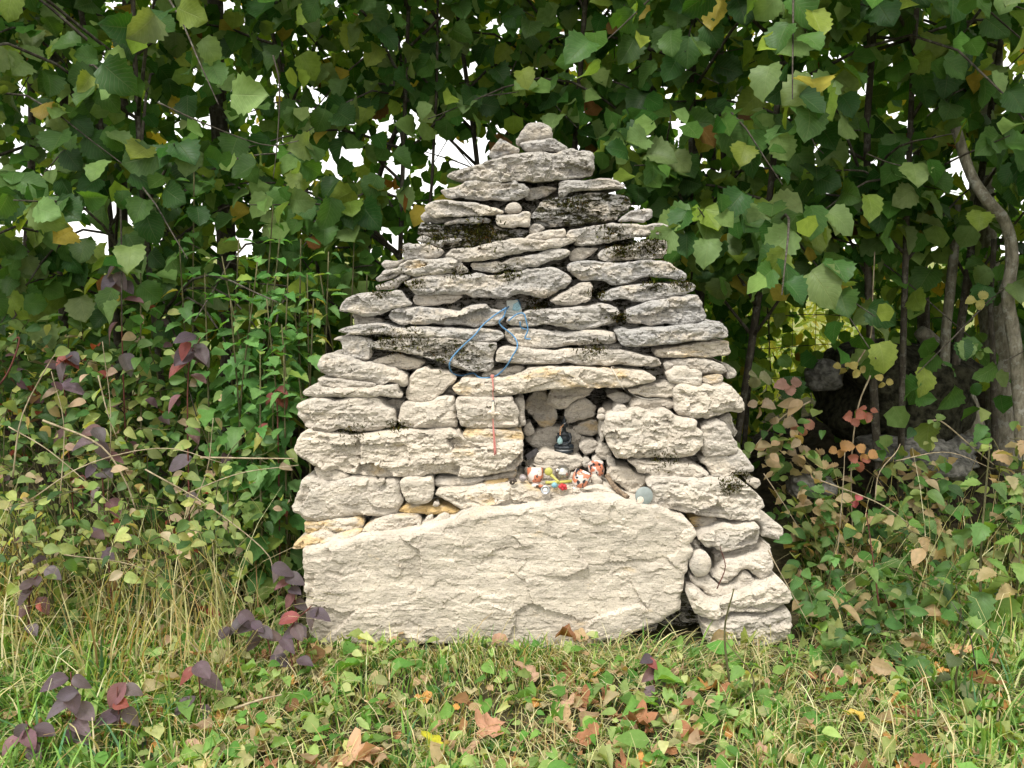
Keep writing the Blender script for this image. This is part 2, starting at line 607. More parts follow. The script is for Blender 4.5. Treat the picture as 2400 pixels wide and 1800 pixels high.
cairn = tag(empty('stone_cairn'), 'tapering dry-stacked cairn of pale limestone slabs with a small niche', 'cairn')
GL = dict(grey=0.75, lichen=0.35)          # weathered upper courses
TOP = dict(depth=0.20, **GL)
# --- top courses
stone('A 862,230 880,200 905,165 940,120 965,92 1010,85 1060,88 1110,105 1150,140 1165,180 1160,215 1150,222 1060,232 960,245 905,262 880,285 862,262', dy=0.03, depth=0.10, rel=0.6, rnd=0.012, grey=0.5, lichen=0.1, name='cap_stone', label='rounded pale capstone standing at the very top')
stone('A 890,275 920,245 960,240 1060,232 1120,220 1170,222 1210,240 1255,270 1285,298 1240,310 1215,332 1180,325 1120,320 1070,322 1010,335 950,318 905,295', dy=0.015, depth=0.14, **GL)
stone('A 640,370 650,330 690,265 735,220 760,235 800,255 850,285 895,305 880,340 800,350 740,370 680,388', dy=0.03, depth=0.12, grey=0.9, lichen=0.3)
stone('A 298,530 310,505 345,490 420,465 520,440 600,410 680,385 760,365 850,345 960,338 1070,325 1130,335 1190,340 1240,320 1290,300 1330,298 1370,318 1420,320 1465,322 1490,345 1502,380 1490,410 1500,450 1495,500 1480,520 1430,525 1380,540 1320,548 1240,555 1160,560 1080,572 1010,575 950,568 900,560 840,565 760,570 680,572 600,560 520,570 440,568 380,562 330,550', dy=-0.03, rel=1.5, grey=0.55, ochre=0.25, lichen=0.25, moss=0.10, depth=0.24)
stone('A 248,640 290,632 340,625 400,600 470,565 560,558 640,570 720,578 800,580 860,565 885,590 930,592 960,615 980,640 950,690 860,728 760,725 660,715 560,722 480,712 400,695 340,712 290,700 262,670', dy=-0.01, **TOP)
stone('A 930,700 940,640 975,625 1050,615 1120,610 1195,622 1180,650 1120,685 1060,705 960,722', dy=0.015, depth=0.2, grey=0.5, lichen=0.2)
stone('A 1210,600 1215,575 1260,562 1330,560 1420,563 1490,555 1550,540 1620,542 1680,560 1730,585 1748,605 1735,630 1680,625 1620,632 1550,638 1480,640 1400,640 1340,650 1290,660 1265,690 1240,705 1215,690 1208,650', dy=-0.015, **TOP)
stone('A 120,785 135,765 165,740 220,725 300,722 400,728 480,738 560,745 640,770 700,790 760,810 765,830 700,840 600,845 500,850 400,855 330,850 260,850 200,870 160,850 135,820', dy=-0.02, grey=0.5, ochre=0.3, moss=0.15, depth=0.22)
stone('A 85,850 130,810 200,850 300,845 420,850 400,885 300,905 200,908 110,900', dy=0.03, moss=0.45, grey=0.6)
stone('A 768,795 785,765 820,742 860,738 895,755 910,785 905,810 880,828 830,832 785,825', dy=-0.005, depth=0.06, smoothface=True, grey=0.25, lichen=0, name='pebble', h=0.004)
stone('A 695,850 710,842 800,838 880,835 915,812 965,810 982,830 980,880 978,930 930,938 860,940 800,942 740,938 712,920 700,885', dy=-0.025, rel=0.6, grey=0.45, lichen=0.2)
stone('A 985,870 1000,820 1040,780 1060,740 1110,715 1200,700 1290,700 1400,670 1480,660 1560,665 1640,670 1720,680 1790,705 1805,760 1780,800 1700,850 1690,880 1600,900 1500,905 1400,920 1300,930 1200,935 1110,940 1060,920 1010,900', dy=0.015, moss=0.78, grey=1.0, lichen=0.5, label='dark mossy slab of the upper courses')
stone('A 1690,895 1730,850 1790,810 1860,795 1940,788 1970,800 1968,860 1940,875 1900,905 1860,900 1800,890', dy=0.02, **TOP)
stone('A 270,915 310,895 380,870 450,872 540,855 620,860 655,880 650,898 580,905 500,915 400,905 330,915 290,925', dy=-0.005, moss=0.2, **TOP)
stone('A 60,1000 70,950 90,900 160,910 280,925 400,910 520,912 640,908 720,935 780,960 880,960 960,965 970,1000 920,1035 820,1040 700,1060 560,1085 500,1110 420,1100 330,1110 250,1085 200,1045 140,1015', dy=0.02, moss=0.80, grey=0.9, lichen=0.6, label='moss-blackened stone above the slanting slab')
stone('A 965,990 975,930 1010,910 1060,915 1100,955 1050,980 1000,1000', dy=0.02, grey=0.4)
stone('A 930,1030 960,1005 1040,985 1120,965 1200,958 1255,955 1268,985 1265,1020 1200,1030 1100,1042 1000,1044', dy=-0.015, grey=0.4, lichen=0.1, pale=0.2)
stone('A 1262,1010 1290,970 1400,950 1500,930 1650,910 1780,910 1850,915 1900,930 1960,910 2040,905 2105,930 2080,950 2040,985 2020,1015 1960,1005 1880,1020 1780,1035 1680,1045 1600,1070 1500,1080 1400,1092 1330,1085 1350,1045 1290,1030', dy=-0.005, grey=0.55, lichen=0.15, moss=0.12, rel=0.8)
stone('H 455,500 470,400 530,375 600,395 660,390 740,385 820,410 900,450 970,470 990,500 960,550 900,575 820,585 700,590 600,600 490,605 465,560', dy=0.0, grey=0.7, ochre=0.2, moss=0.2)
stone('H 640,345 690,295 770,290 850,345 930,355 1100,325 1215,315 1230,350 1120,385 1000,385 960,450 880,425 800,388 700,380', dy=0.0, grey=0.7, moss=0.45)
stone('A 285,1180 300,1150 340,1120 420,1110 510,1110 580,1085 680,1065 780,1040 900,1030 1000,1035 1100,1045 1200,1035 1290,1025 1355,1030 1340,1060 1280,1090 1200,1110 1080,1125 960,1140 840,1160 720,1190 600,1210 480,1220 400,1215 370,1195 330,1190', dy=-0.03, grey=0.35, ochre=0.3, lichen=0.15, pale=0.15)
stone('H 1345,650 1420,645 1520,635 1640,622 1740,632 1850,580 1980,555 2080,548 A 1040,1155 1120,1130 1200,1118 1270,1122 1305,1135 1290,1170 1260,1195 1150,1215 1080,1235 H 2200,690 2080,700 2000,740 1900,735 1800,720 1740,745 1660,768 1560,755 1450,742 1370,738 1350,700', dy=-0.01, grey=0.6, lichen=0.3, moss=0.12)
stone('C 390,205 400,150 440,90 500,85 580,85 675,90 640,135 560,185 490,215 430,222', dy=0.01, ochre=0.15, grey=0.2, pale=0.3)
stone('C 670,150 720,110 800,80 880,70 950,80 1040,40 1120,10 1230,0 1330,15 1355,80 1340,120 1300,190 1220,195 1120,200 1000,205 880,215 760,220 690,190', dy=-0.005, moss=0.50, grey=0.6, lichen=0.4, rel=1.5)
# --- upper middle courses
stone('H 105,850 160,800 210,740 320,720 400,700 430,660 520,605 640,595 760,590 900,600 960,580 1030,570 1110,570 1160,610 1240,650 1260,690 1300,720 1310,760 1240,780 1100,775 960,785 820,795 700,810 620,830 580,800 480,775 420,790 380,815 280,850 190,890 130,890', dy=-0.02, grey=0.6, ochre=0.45, moss=0.12, rel=1.3)
stone('H 180,660 230,600 350,630 470,590 490,620 400,680 340,710 240,725', dy=0.05, grey=0.5, moss=0.5)
stone('H 100,960 120,930 220,900 320,870 400,830 440,790 540,775 575,800 560,840 460,880 420,920 380,970 300,990 200,995 130,1000', dy=0.0, grey=0.5, moss=0.4, lichen=0.4)
stone('H 440,890 560,860 700,820 800,800 960,790 1100,790 1280,800 1420,770 1520,790 1600,800 1740,800 1800,760 1900,770 2000,750 2100,720 C 0,300 80,290 200,270 260,275 320,310 385,345 418,395 400,430 350,480 280,510 200,560 150,585 100,575 0,540 H 2000,1040 1920,1060 1850,1095 1740,1115 1600,1095 1440,1090 1380,1100 1280,1050 1180,1055 1060,1050 960,1060 800,1060 640,1060 580,1020 530,950', dy=-0.02, grey=0.7, lichen=0.45, moss=0.25, rel=1.1, depth=0.3)
stone('C 195,605 260,560 340,510 420,470 510,430 600,420 622,470 610,540 600,590 540,620 460,640 360,655 280,640', dy=0.0, ochre=0.1, grey=0.2, pale=0.2)
stone('C 360,275 390,235 480,215 600,210 700,225 820,235 940,235 1060,215 1180,205 1300,210 1380,230 1430,275 1500,315 1540,350 1520,405 1450,395 1380,380 1280,375 1180,365 1090,375 1040,405 960,435 880,445 810,450 760,420 680,405 600,400 520,410 470,385 420,340 380,310', dy=-0.02, grey=0.9, lichen=0.25)
stone('C 668,575 710,540 800,500 870,465 960,450 1060,440 1180,440 1300,430 1400,435 1500,440 1580,425 1635,465 1600,500 1520,540 1400,560 1320,590 1220,600 1120,615 1020,610 960,585 880,580 800,595 720,605', dy=0.0, grey=0.8, moss=0.28, lichen=0.3)
# --- middle courses
stone('B 145,575 165,500 220,440 280,410 400,390 500,380 620,385 720,360 790,358 820,400 870,470 900,515 820,530 740,545 660,570 580,600 520,625 450,632 380,625 310,595 220,580', dy=-0.04, grey=0.6, lichen=0.3, rel=0.8)
stone('B 905,450 930,400 1000,390 1100,395 1200,400 1300,395 1400,395 1440,420 1400,450 1320,490 1230,500 1160,515 1100,522 1030,530 960,510 925,485', dy=0.0, grey=0.25, ochre=0.15, pale=0.2)
stone('B 665,600 690,570 760,550 850,530 960,535 1080,540 1200,545 1320,570 1400,580 1430,550 1500,520 1600,510 1690,505 1740,560 1860,580 1870,650 1850,690 1760,720 1650,725 1560,745 1450,715 1340,710 1240,715 1140,700 1040,710 950,710 880,700 830,725 760,710 700,680 670,650', dy=-0.02, grey=0.8, lichen=0.2, moss=0.1)
stone('C -230,800 -200,765 -100,740 -45,720 0,700 60,695 160,690 300,685 420,670 540,660 650,645 720,625 800,640 860,670 890,720 870,780 830,820 740,840 650,860 580,880 480,885 400,880 320,850 220,840 120,835 40,850 -80,850 -180,835', dy=-0.015, grey=0.6, lichen=0.2, rel=1.1)
stone('C 930,780 940,720 960,690 1050,660 1130,620 1240,595 1360,570 1480,555 1560,545 1630,545 1680,600 1700,680 1725,750 1720,790 1650,815 1560,830 1440,835 1330,830 1260,840 1190,850 1140,830 1060,825 960,820', dy=-0.01, grey=1.0, lichen=0.45, moss=0.10)
stone('B 290,590 380,620 470,640 580,650 620,710 520,715 400,718 310,725', dy=0.01, grey=0.4, moss=0.2)
stone('B 140,780 200,750 300,725 420,712 520,702 620,710 720,740 820,755 920,740 1020,735 1140,740 1220,760 1300,755 1420,755 1560,765 1700,765 1800,775 1855,810 1860,850 1800,885 1680,892 1560,890 1440,865 1300,855 1100,855 900,855 700,835 560,815 420,825 280,815 180,800', dy=-0.03, grey=0.8, lichen=0.4, moss=0.28)
stone('C -237,920 -225,880 -150,865 0,868 80,880 200,900 340,905 460,900 560,890 680,885 760,905 830,905 860,950 850,1000 780,1020 700,1025 600,1025 480,1035 380,1040 280,1050 160,1065 60,1065 -60,1060 -140,1030 -209,1000', dy=-0.01, grey=0.6, lichen=0.5, moss=0.1, rel=0.8)
stone('C 830,900 900,880 980,890 1060,885 1150,870 1280,865 1420,855 1560,845 1680,835 1780,805 1860,808 1920,850 1950,900 1940,940 1900,970 1820,960 1720,985 1600,990 1480,1010 1340,1030 1220,1045 1080,1050 960,1048 900,1035 870,990 860,940', dy=-0.03, grey=1.0, lichen=0.25, rel=0.8)
stone('C 1228,1110 1240,1085 1320,1075 1440,1060 1560,1030 1680,1005 1800,998 1900,990 1955,995 1950,1045 1972,1100 1940,1140 1840,1140 1740,1155 1620,1155 1500,1150 1400,1150 1300,1160 1240,1145', dy=-0.01, ochre=0.62, grey=0.05, lichen=0.0, label='sandy tan slab near the right edge')
stone('C 480,1040 600,1030 760,1020 880,1015 910,1060 860,1085 700,1080 540,1070', dy=0.02, grey=0.6, moss=0.45)
stone('I 690,115 740,75 830,50 960,55 1080,60 1180,85 1300,130 1340,160 1300,240 1310,330 1290,430 1210,450 1120,440 1000,400 870,370 860,290 820,190 800,130 740,120', dy=-0.005, grey=0.7, lichen=0.35, rel=0.7)
stone('B 430,935 510,900 560,875 680,862 800,852 960,848 1100,850 1250,845 1400,860 1560,890 1680,900 1790,910 1785,960 1750,1060 1765,1140 1730,1190 1680,1210 1600,1205 1500,1195 1400,1170 1280,1130 1160,1090 1040,1050 900,1020 780,995 640,975 520,965', dy=-0.02, moss=0.72, grey=0.7, lichen=0.5, ochre=0.3, rel=0.8, label='slab blackened by crust beneath the blue cord')
stone('I 1330,475 1400,430 1500,400 1620,375 1740,345 1830,375 1950,420 2080,450 2185,490 2120,550 2040,600 1920,605 1800,590 1660,565 1560,545 1440,530 1380,500', dy=0.0, ochre=0.35, grey=0.1)
stone('I 430,580 435,500 470,420 520,360 580,345 700,360 800,380 880,385 960,410 1060,450 1160,480 1250,490 1400,520 1540,560 1680,600 1790,650 1870,710 1910,800 1890,870 1840,890 1760,860 1700,810 1640,800 1560,800 1530,850 1440,850 1340,830 1240,800 1140,785 1040,770 940,760 820,740 740,720 640,710 560,700 500,650', dy=-0.035, grey=0.45, lichen=0.1, rnd=0.011, rel=0.8)
stone('I 432,780 450,735 520,730 640,745 780,760 920,765 1060,790 1180,800 1320,820 1400,850 1340,880 1220,900 1120,895 1000,880 860,900 760,895 640,880 540,865 470,840', dy=-0.02, grey=0.5, lichen=0.3, moss=0.1)
stone('I 175,1010 220,920 320,870 400,845 470,855 520,885 640,900 760,905 860,905 980,900 1100,905 1240,898 1380,880 1500,870 1620,865 1740,850 1750,900 1760,950 1815,1030 1790,1065 1680,1060 1560,1050 1480,1030 1380,1040 1240,1045 1100,1040 980,1065 820,1055 700,1030 580,1040 440,1050 320,1025 230,1020', dy=-0.04, grey=0.5, lichen=0.6, rel=0.9)
stone('I 85,1190 110,1160 220,1110 340,1070 440,1060 560,1070 700,1120 820,1100 960,1075 1100,1065 1220,1060 1360,1065 1450,1110 1520,1190 1580,1230 1660,1255 1690,1310 1700,1400 1710,1510 1650,1540 1540,1555 1440,1590 1340,1605 1220,1600 1100,1610 960,1590 820,1560 680,1600 560,1605 420,1590 290,1575 230,1530 180,1440 110,1350 85,1270', dy=-0.03, rnd=0.011, grey=0.45, lichen=0.5, moss=0.08, depth=0.32)
stone('B 845,1480 850,1400 870,1330 900,1230 960,1180 1040,1155 1100,1190 1200,1185 1290,1200 1360,1260 1365,1290 1330,1330 1280,1370 1240,1410 1180,1450 1150,1490 1080,1530 1000,1530 930,1510 870,1500', dy=-0.01, grey=0.05, lichen=0.0, pale=0.6, rel=0.45, label='smooth cream trapezoid stone')
stone('B 1270,1380 1330,1330 1400,1420 1370,1450 1260,1430', dy=0.05, grey=0.4, moss=0.2)
stone('B 1615,1250 1680,1210 1780,1185 1900,1165 2000,1140 2080,1160 2050,1200 1990,1225 1900,1245 1800,1250 1700,1265', dy=0.0, ochre=0.2, grey=0.2)
stone('B 1318,1370 1340,1350 1400,1310 1410,1280 1500,1275 1600,1280 1720,1290 1860,1270 1990,1240 2090,1190 C 0,1262 40,1260 200,1250 340,1250 500,1255 640,1255 760,1265 900,1275 1040,1285 1140,1290 1200,1325 1238,1360 1200,1395 1080,1425 960,1445 820,1455 700,1450 580,1455 460,1440 340,1460 200,1470 80,1480 0,1500 -60,1510 B 1960,1440 1820,1455 1700,1462 1580,1468 1480,1465 1420,1450 1360,1420', dy=-0.045, ochre=0.50, grey=0.1, lichen=0.2, depth=0.34, rel=0.9, name='lintel', label='long tan lintel over the niche')
stone('B 1775,1090 1785,1000 1800,960 1880,950 2000,960 2140,962 C 0,1075 120,1085 260,1095 420,1080 560,1085 680,1090 820,1090 940,1095 1040,1120 1160,1150 1270,1170 1300,1200 1290,1240 1220,1255 1120,1240 1000,1235 880,1230 760,1235 640,1230 520,1225 420,1215 320,1210 260,1220 140,1225 0,1225 B 2100,1130 2000,1125 1880,1110', dy=-0.035, grey=0.35, lichen=0.25, rel=0.7)
stone('C 1305,1220 1340,1190 1440,1175 1560,1165 1680,1170 1800,1190 1880,1220 1930,1280 1940,1310 1860,1310 1760,1305 1690,1315 1640,1290 1560,1270 1500,1260 1420,1260 1380,1285 1330,1275', dy=0.0, grey=0.4, lichen=0.15)
stone('C 1870,1200 1940,1220 2000,1260 2030,1300 2010,1350 1930,1372 1930,1300', dy=0.04, grey=0.5, moss=0.3)
stone('C 1350,1310 1390,1290 1420,1250 1490,1250 1550,1245 1580,1275 1650,1280 1690,1310 1685,1380 1660,1440 1600,1445 1520,1425 1440,1410 1370,1395 1350,1350', dy=-0.035, grey=0.25, lichen=0.0, pale=0.3, rel=0.6)
stone('C 1692,1370 1720,1345 1790,1325 1850,1315 1890,1330 1890,1380 1850,1400 1760,1415 1700,1405', dy=-0.01, ochre=0.6, grey=0.1)
stone('C 1720,1412 1800,1402 1900,1395 1930,1420 1880,1455 1780,1440', dy=0.0, ochre=0.3, grey=0.2, depth=0.15)
stone('K 135,110 230,30 280,5 350,10 440,50 560,60 620,20 740,30 840,70 960,70 1040,20 1095,60 1150,120 1220,210 1270,260 1300,350 1325,440 1300,460 1180,465 1070,455 980,470 880,510 780,550 680,570 600,545 540,585 440,570 330,560 230,530 170,450 160,380 170,300 150,210', dy=-0.03, grey=0.3, lichen=0.05, pale=0.25, rel=1.2, rnd=0.011, depth=0.34)
stone('C 960,1470 1060,1455 1160,1435 1280,1420 1340,1400 1400,1395 1440,1430 1420,1480 1420,1535 1340,1550 1260,1540 1160,1550 1080,1525 1000,1505', dy=0.0, grey=0.3, ochre=0.1)
stone('C 755,1530 820,1510 900,1490 970,1530 1000,1550 960,1595 900,1610 830,1590 800,1560', dy=0.03, grey=0.5, rel=1.4, depth=0.14)
stone('E 1090,200 1120,150 1180,130 1280,140 1400,125 1490,150 1490,190 1430,220 1380,260 1310,250 1240,225 1160,215', dy=0.0, ochre=0.4, grey=0.1)
# --- round the niche
stone('E 870,440 890,300 950,260 1060,260 1120,235 1200,225 1250,245 1330,265 1370,240 1430,230 1470,260 1490,300 1600,305 1670,310 1690,340 1670,385 1730,420 1735,500 1710,580 1640,620 1500,640 1400,650 1280,650 1160,650 1060,655 970,645 930,580 890,510', dy=-0.05, grey=0.25, lichen=0.0, pale=0.35, rnd=0.012, rel=1.25, depth=0.34, label='bulky pale block beside the niche')
stone('K 600,720 720,640 880,600 980,640 1060,760 1110,880 1185,990 1185,1080 1120,1160 1000,1180 880,1180 740,1190 640,1190 595,1060 625,900', dy=-0.015, grey=0.55, lichen=0.1, rnd=0.012, depth=0.3)
stone('K 860,580 960,530 1060,480 1090,570 1120,690 1185,800 1130,880 1040,780 960,640', dy=0.03, grey=0.6)
stone('K 590,1220 700,1195 900,1180 1050,1170 1170,1100 1210,1045 1270,1130 1360,1250 1465,1370 1430,1420 1300,1470 1180,1490 1060,1530 900,1570 780,1570 740,1480 700,1380 640,1320 580,1280', dy=0.01, grey=1.0, lichen=0.7, moss=0.22, rel=0.7)
stone('E 1070,670 1150,670 1280,685 1400,675 1520,690 1640,700 1720,730 1770,770 1800,835 1720,840 1600,825 1480,830 1360,845 1300,830 1270,780 1160,770 1140,720', dy=-0.02, grey=0.35, lichen=0.2, ochre=0.25, moss=0.1, rel=1.1)
stone('D 995,250 1020,140 1040,95 1110,100 1200,105 1280,95 1340,60 1400,45 1480,50 1500,120 1510,220 1515,310 1420,322 1320,320 1200,318 1100,315 1020,290', dy=-0.02, grey=0.3, lichen=0.2, rnd=0.02)
stone('D 860,90 960,60 1060,70 1040,140 1000,230 980,250 960,160', dy=0.06, grey=0.5, moss=0.55)
stone('D 1500,80 1540,45 1640,45 1760,45 1880,50 1990,45 2010,90 2055,160 2040,260 2040,305 1960,308 1840,315 1720,318 1600,312 1550,290 1520,220', dy=-0.03, grey=0.3, lichen=0.2, rnd=0.011, pale=0.25, rel=0.8)
stone('J 10,300 60,265 150,255 220,310 230,400 210,480 225,560 215,620 250,680 230,730 100,770 80,600 100,450 40,330', dy=0.01, grey=0.5, rnd=0.02)
stone('D 95,500 130,410 160,360 220,335 300,345 420,370 560,390 700,380 840,350 940,345 1080,345 1220,345 1380,335 1460,330 1520,370 1560,400 1620,430 1700,445 1800,450 1900,440 2000,430 2090,420 2085,520 2090,600 2000,680 1880,700 1740,720 1600,730 1480,720 1340,715 1200,730 1060,735 900,740 740,730 640,715 540,690 460,670 380,680 300,640 240,610 180,570', dy=-0.045, ochre=0.38, grey=0.1, lichen=0.0, pale=0.35, rel=1.25, depth=0.4, label='long yellowish block left of the niche')
stone('D 1560,360 1600,330 1700,320 1840,325 1960,335 2060,345 2100,385 2080,430 1960,435 1860,448 1740,448 1640,428 1580,400', dy=-0.03, ochre=0.6, grey=0.05, lichen=0.0, pale=0.1)
stone('D 1460,335 1535,318 1560,385 1525,372', dy=-0.01, ochre=0.5, grey=0.05, depth=0.12, rnd=0.006)
stone('D 270,645 330,655 420,668 520,688 590,720 560,760 480,775 400,780 320,760 295,700', dy=-0.01, ochre=0.2, grey=0.2, rel=1.2)
stone('D 80,1010 90,960 130,880 160,800 170,760 240,745 330,760 420,785 500,770 600,745 700,745 800,755 830,810 870,815 890,760 960,760 1010,770 1020,860 1050,940 1030,990 1000,1050 940,1065 840,1075 720,1080 600,1080 480,1090 380,1110 300,1120 200,1110 150,1060 100,1040', dy=-0.035, grey=0.35, lichen=0.0, rnd=0.011, rel=0.7, depth=0.36)
stone('D 800,765 890,752 880,790 850,822 820,808', dy=-0.04, depth=0.08, rnd=0.006, grey=0.1)
stone('D 1015,790 1040,755 1100,745 1200,755 1290,750 1310,800 1315,880 1290,940 1240,970 1160,980 1080,960 1050,900 1025,850', dy=-0.03, grey=0.2, lichen=0.0, pale=0.2, rnd=0.012, rel=0.6)
stone('D 1310,770 1360,750 1460,755 1580,745 1680,740 1755,760 1720,790 1620,815 1500,835 1400,835 1320,815', dy=-0.005, grey=0.7, lichen=0.0, rnd=0.018, rel=0.6)
stone('D 1730,795 1780,775 1860,765 1960,755 1960,778 1900,802 1840,822 1760,822', dy=0.0, ochre=0.75, grey=0.0, depth=0.16)
stone('D 1710,748 1850,722 1990,690 2040,700 2010,740 1900,762 1780,765', dy=0.02, ochre=0.5, grey=0.2)
stone('D 1320,890 1350,850 1440,840 1560,845 1680,825 1820,820 1920,810 2020,790 2120,790 E 283,914 350,950 430,1020 440,1040 380,1060 300,1070 220,1080 120,1100 30,1110 D 1860,1035 1760,1020 1640,1020 1580,1030 1520,1000 1460,960 1400,930', dy=-0.04, ochre=0.48, grey=0.1, lichen=0.0, pale=0.3, rel=1.2)
stone('D 1005,1030 1040,990 1100,975 1200,985 1320,985 1420,985 1500,1010 1570,1040 1540,1058 1440,1058 1320,1058 1200,1058 1080,1052', dy=-0.02, ochre=0.85, grey=0.0, lichen=0.0)
stone('D 1300,985 1320,938 1368,965 1345,992', dy=-0.03, depth=0.05, rnd=0.005, grey=0.1)
stone('D 185,1130 300,1125 400,1110 520,1100 640,1095 710,1130 700,1170 640,1200 560,1215 460,1210 400,1205 320,1212 260,1240 190,1225 200,1180', dy=-0.02, ochre=0.72, grey=0.1, lichen=0.0, rel=1.3)
stone('D 690,1195 740,1150 840,1110 940,1085 1060,1080 1160,1080 1205,1120 1195,1170 1210,1210 1140,1220 1080,1210 980,1235 900,1245 820,1240 740,1215', dy=-0.03, ochre=0.55, grey=0.05, lichen=0.0, pale=0.15, rel=1.2)
stone('D 825,1115 880,1085 960,1068 962,1100 900,1122 860,1128', dy=-0.03, grey=0.3, depth=0.1, rnd=0.008)
stone('D 80,1360 110,1310 190,1270 260,1240 330,1215 400,1235 440,1250 540,1220 640,1200 690,1205 670,1240 600,1280 520,1305 440,1320 360,1330 280,1340 180,1365 110,1370', dy=-0.03, ochre=0.62, grey=0.05, lichen=0.0, rel=1.2)
stone('D 1205,1150 1260,1080 1300,1058 1308,1110 1302,1168 1240,1192 1208,1188', dy=-0.01, grey=0.2, depth=0.12, rnd=0.008, pale=0.2)
stone('D 1308,1130 1350,1080 1400,1052 1440,1070 1490,1145 1440,1162 1360,1168', dy=-0.03, grey=0.1, depth=0.1, rnd=0.01, pale=0.3)
# --- the great foot slab
stone('F 175,400 250,385 330,375 420,350 500,345 600,320 700,295 820,285 960,275 1080,255 1200,235 1330,200 1480,170 1560,110 1680,75 1800,70 1920,70 2060,60 2140,45 G 100,235 230,205 330,180 480,160 600,165 700,190 800,212 900,228 1000,250 1100,300 1150,330 1220,345 1270,400 1295,470 1240,540 1270,600 1220,690 1225,760 1190,800 1190,880 1165,960 1160,1080 1080,1110 1000,1180 860,1230 740,1290 640,1330 300,1400 0,1400 F 1600,1230 1000,1230 600,1240 330,1230 230,1150 200,960 185,760 180,640 172,520', dy=-0.075, h=0.0050, rel=0.50, cell=1.7, bed=0.7, grit=0.7, rnd=0.011, depth=0.55, ochre=0.30, grey=0.12, lichen=0.0, pale=0.42, name='foot_slab', label='great cream foot slab the cairn stands on')
# --- right-hand foot stack
stone('G 890,70 940,30 1040,25 1160,30 1260,40 1400,30 1540,55 1640,40 1720,80 1780,130 1840,190 1850,240 1810,270 1810,340 1760,350 1660,355 1580,345 1480,330 1340,320 1240,300 1140,275 1040,255 960,230 910,200 935,150 920,100', dy=-0.05, grey=0.55, lichen=0.15, ochre=0.15, rel=1.25, depth=0.38)
stone('G 1690,35 1760,12 1805,15 1812,65 1770,100', dy=0.0, grey=0.4, depth=0.1)
stone('L 75,175 130,155 240,165 340,165 410,190 410,240 370,270 320,300 270,325 215,310 180,280 130,280 95,240', dy=-0.01, ochre=0.9, grey=0.0, lichen=0.0, label='small mustard yellow stone')
stone('L 165,400 220,340 330,320 400,290 520,255 620,270 740,250 850,215 885,260 910,330 885,420 880,480 760,510 640,545 540,555 460,575 390,540 330,500 320,520 260,500 210,455', dy=-0.055, grey=0.6, lichen=0.2, rel=1.1, grow=-0.002)
stone('L 335,550 460,565 620,540 800,490 880,460 960,425 1030,480 1000,520 900,560 800,605 700,628 560,648 490,668 450,725 360,738 350,650', dy=-0.010, grey=0.3, lichen=0.0, ochre=0.15, grow=-0.0055)
stone('L 325,860 400,770 460,690 510,655 620,635 740,610 860,590 960,540 1030,490 1050,560 1070,680 1060,790 1010,860 960,910 880,915 830,870 780,810 740,785 680,795 650,860 620,900 540,945 440,965 390,920', dy=-0.060, grow=-0.0055, grey=0.35, lichen=0.45, rnd=0.011, rel=0.9, depth=0.32)
stone('L 100,840 130,850 200,880 300,860 340,880 400,925 440,970 540,950 625,900 655,845 690,800 740,790 790,830 850,900 850,940 760,965 660,1030 560,1075 460,1105 370,1130 320,1100 280,1060 240,1000 150,960 105,900', dy=-0.03, grey=0.35, lichen=0.1, rnd=0.012, rel=0.8)
stone('L 75,690 110,630 160,575 230,562 290,590 340,660 350,740 325,820 280,860 200,880 150,850 105,790', dy=-0.06, depth=0.12, smoothface=True, grey=0.6, lichen=0.0, name='cobble', label='egg-shaped grey cobble beside the foot slab', h=0.005)
stone('L 50,1080 60,990 200,1000 260,1060 330,1125 430,1130 560,1095 700,1035 860,965 1000,920 1150,890 1200,920 1250,990 1290,1100 1240,1160 1150,1220 1060,1240 960,1280 840,1275 720,1295 600,1295 520,1315 420,1355 350,1365 240,1335 130,1300 90,1200', dy=-0.085, grow=-0.0055, grey=0.3, lichen=0.05, ochre=0.1, rel=1.2, depth=0.4)
stone('L 200,1370 330,1350 450,1345 560,1305 720,1285 900,1280 1060,1235 1200,1175 1260,1240 1285,1340 1280,1480 1200,1600 880,1680 600,1690 330,1660 230,1560 250,1440', dy=-0.060, grow=-0.006, grey=0.6, lichen=0.4, depth=0.4)
stone('L 895,375 915,275 1040,262 1130,258 1165,300 1165,370 1120,390 1115,425 1020,408', dy=0.0, grey=0.45, lichen=0.0, depth=0.2)
stone('L 60,480 160,415 215,460 195,525 140,585 100,560', dy=0.02, grey=0.4)
# --- inside the niche
NI = dict(depth=0.16, pale=0.6)
stone('J 900,560 940,420 1080,320 1240,240 1340,290 1400,370 1465,400 1450,480 1430,560 1250,620 1080,660 960,700', dy=0.12, grey=0.4, lichen=0.1, **NI)
stone('J 600,340 630,190 690,60 1000,40 1440,60 1320,200 1100,275 960,405 900,438 800,438 740,412 690,372', dy=0.09, grey=0.3, ochre=0.2, moss=0.25, **NI)
stone('J 200,420 260,290 380,150 600,110 640,330 760,420 795,520 770,640 700,720 580,770 480,740 420,640 340,560', dy=0.14, grey=0.3, ochre=0.5, **NI)
stone('J 190,800 250,700 330,680 390,800 385,865 300,905 230,885', dy=0.10, grey=0.5, moss=0.2, depth=0.1)
stone('J 230,970 370,895 400,830 500,785 700,755 900,745 1080,795 1180,880 1330,970 1160,1085 1150,1180 1080,1230 800,1230 660,1220 530,1200 400,1120 310,1055', dy=0.15, grey=0.45, lichen=0.1, rel=0.6, **NI)
stone('J 1150,1090 1230,1010 1340,965 1460,1000 1530,1060 1480,1130 1370,1205 1260,1230 1200,1160', dy=0.08, grey=0.45, rel=0.8, depth=0.12)
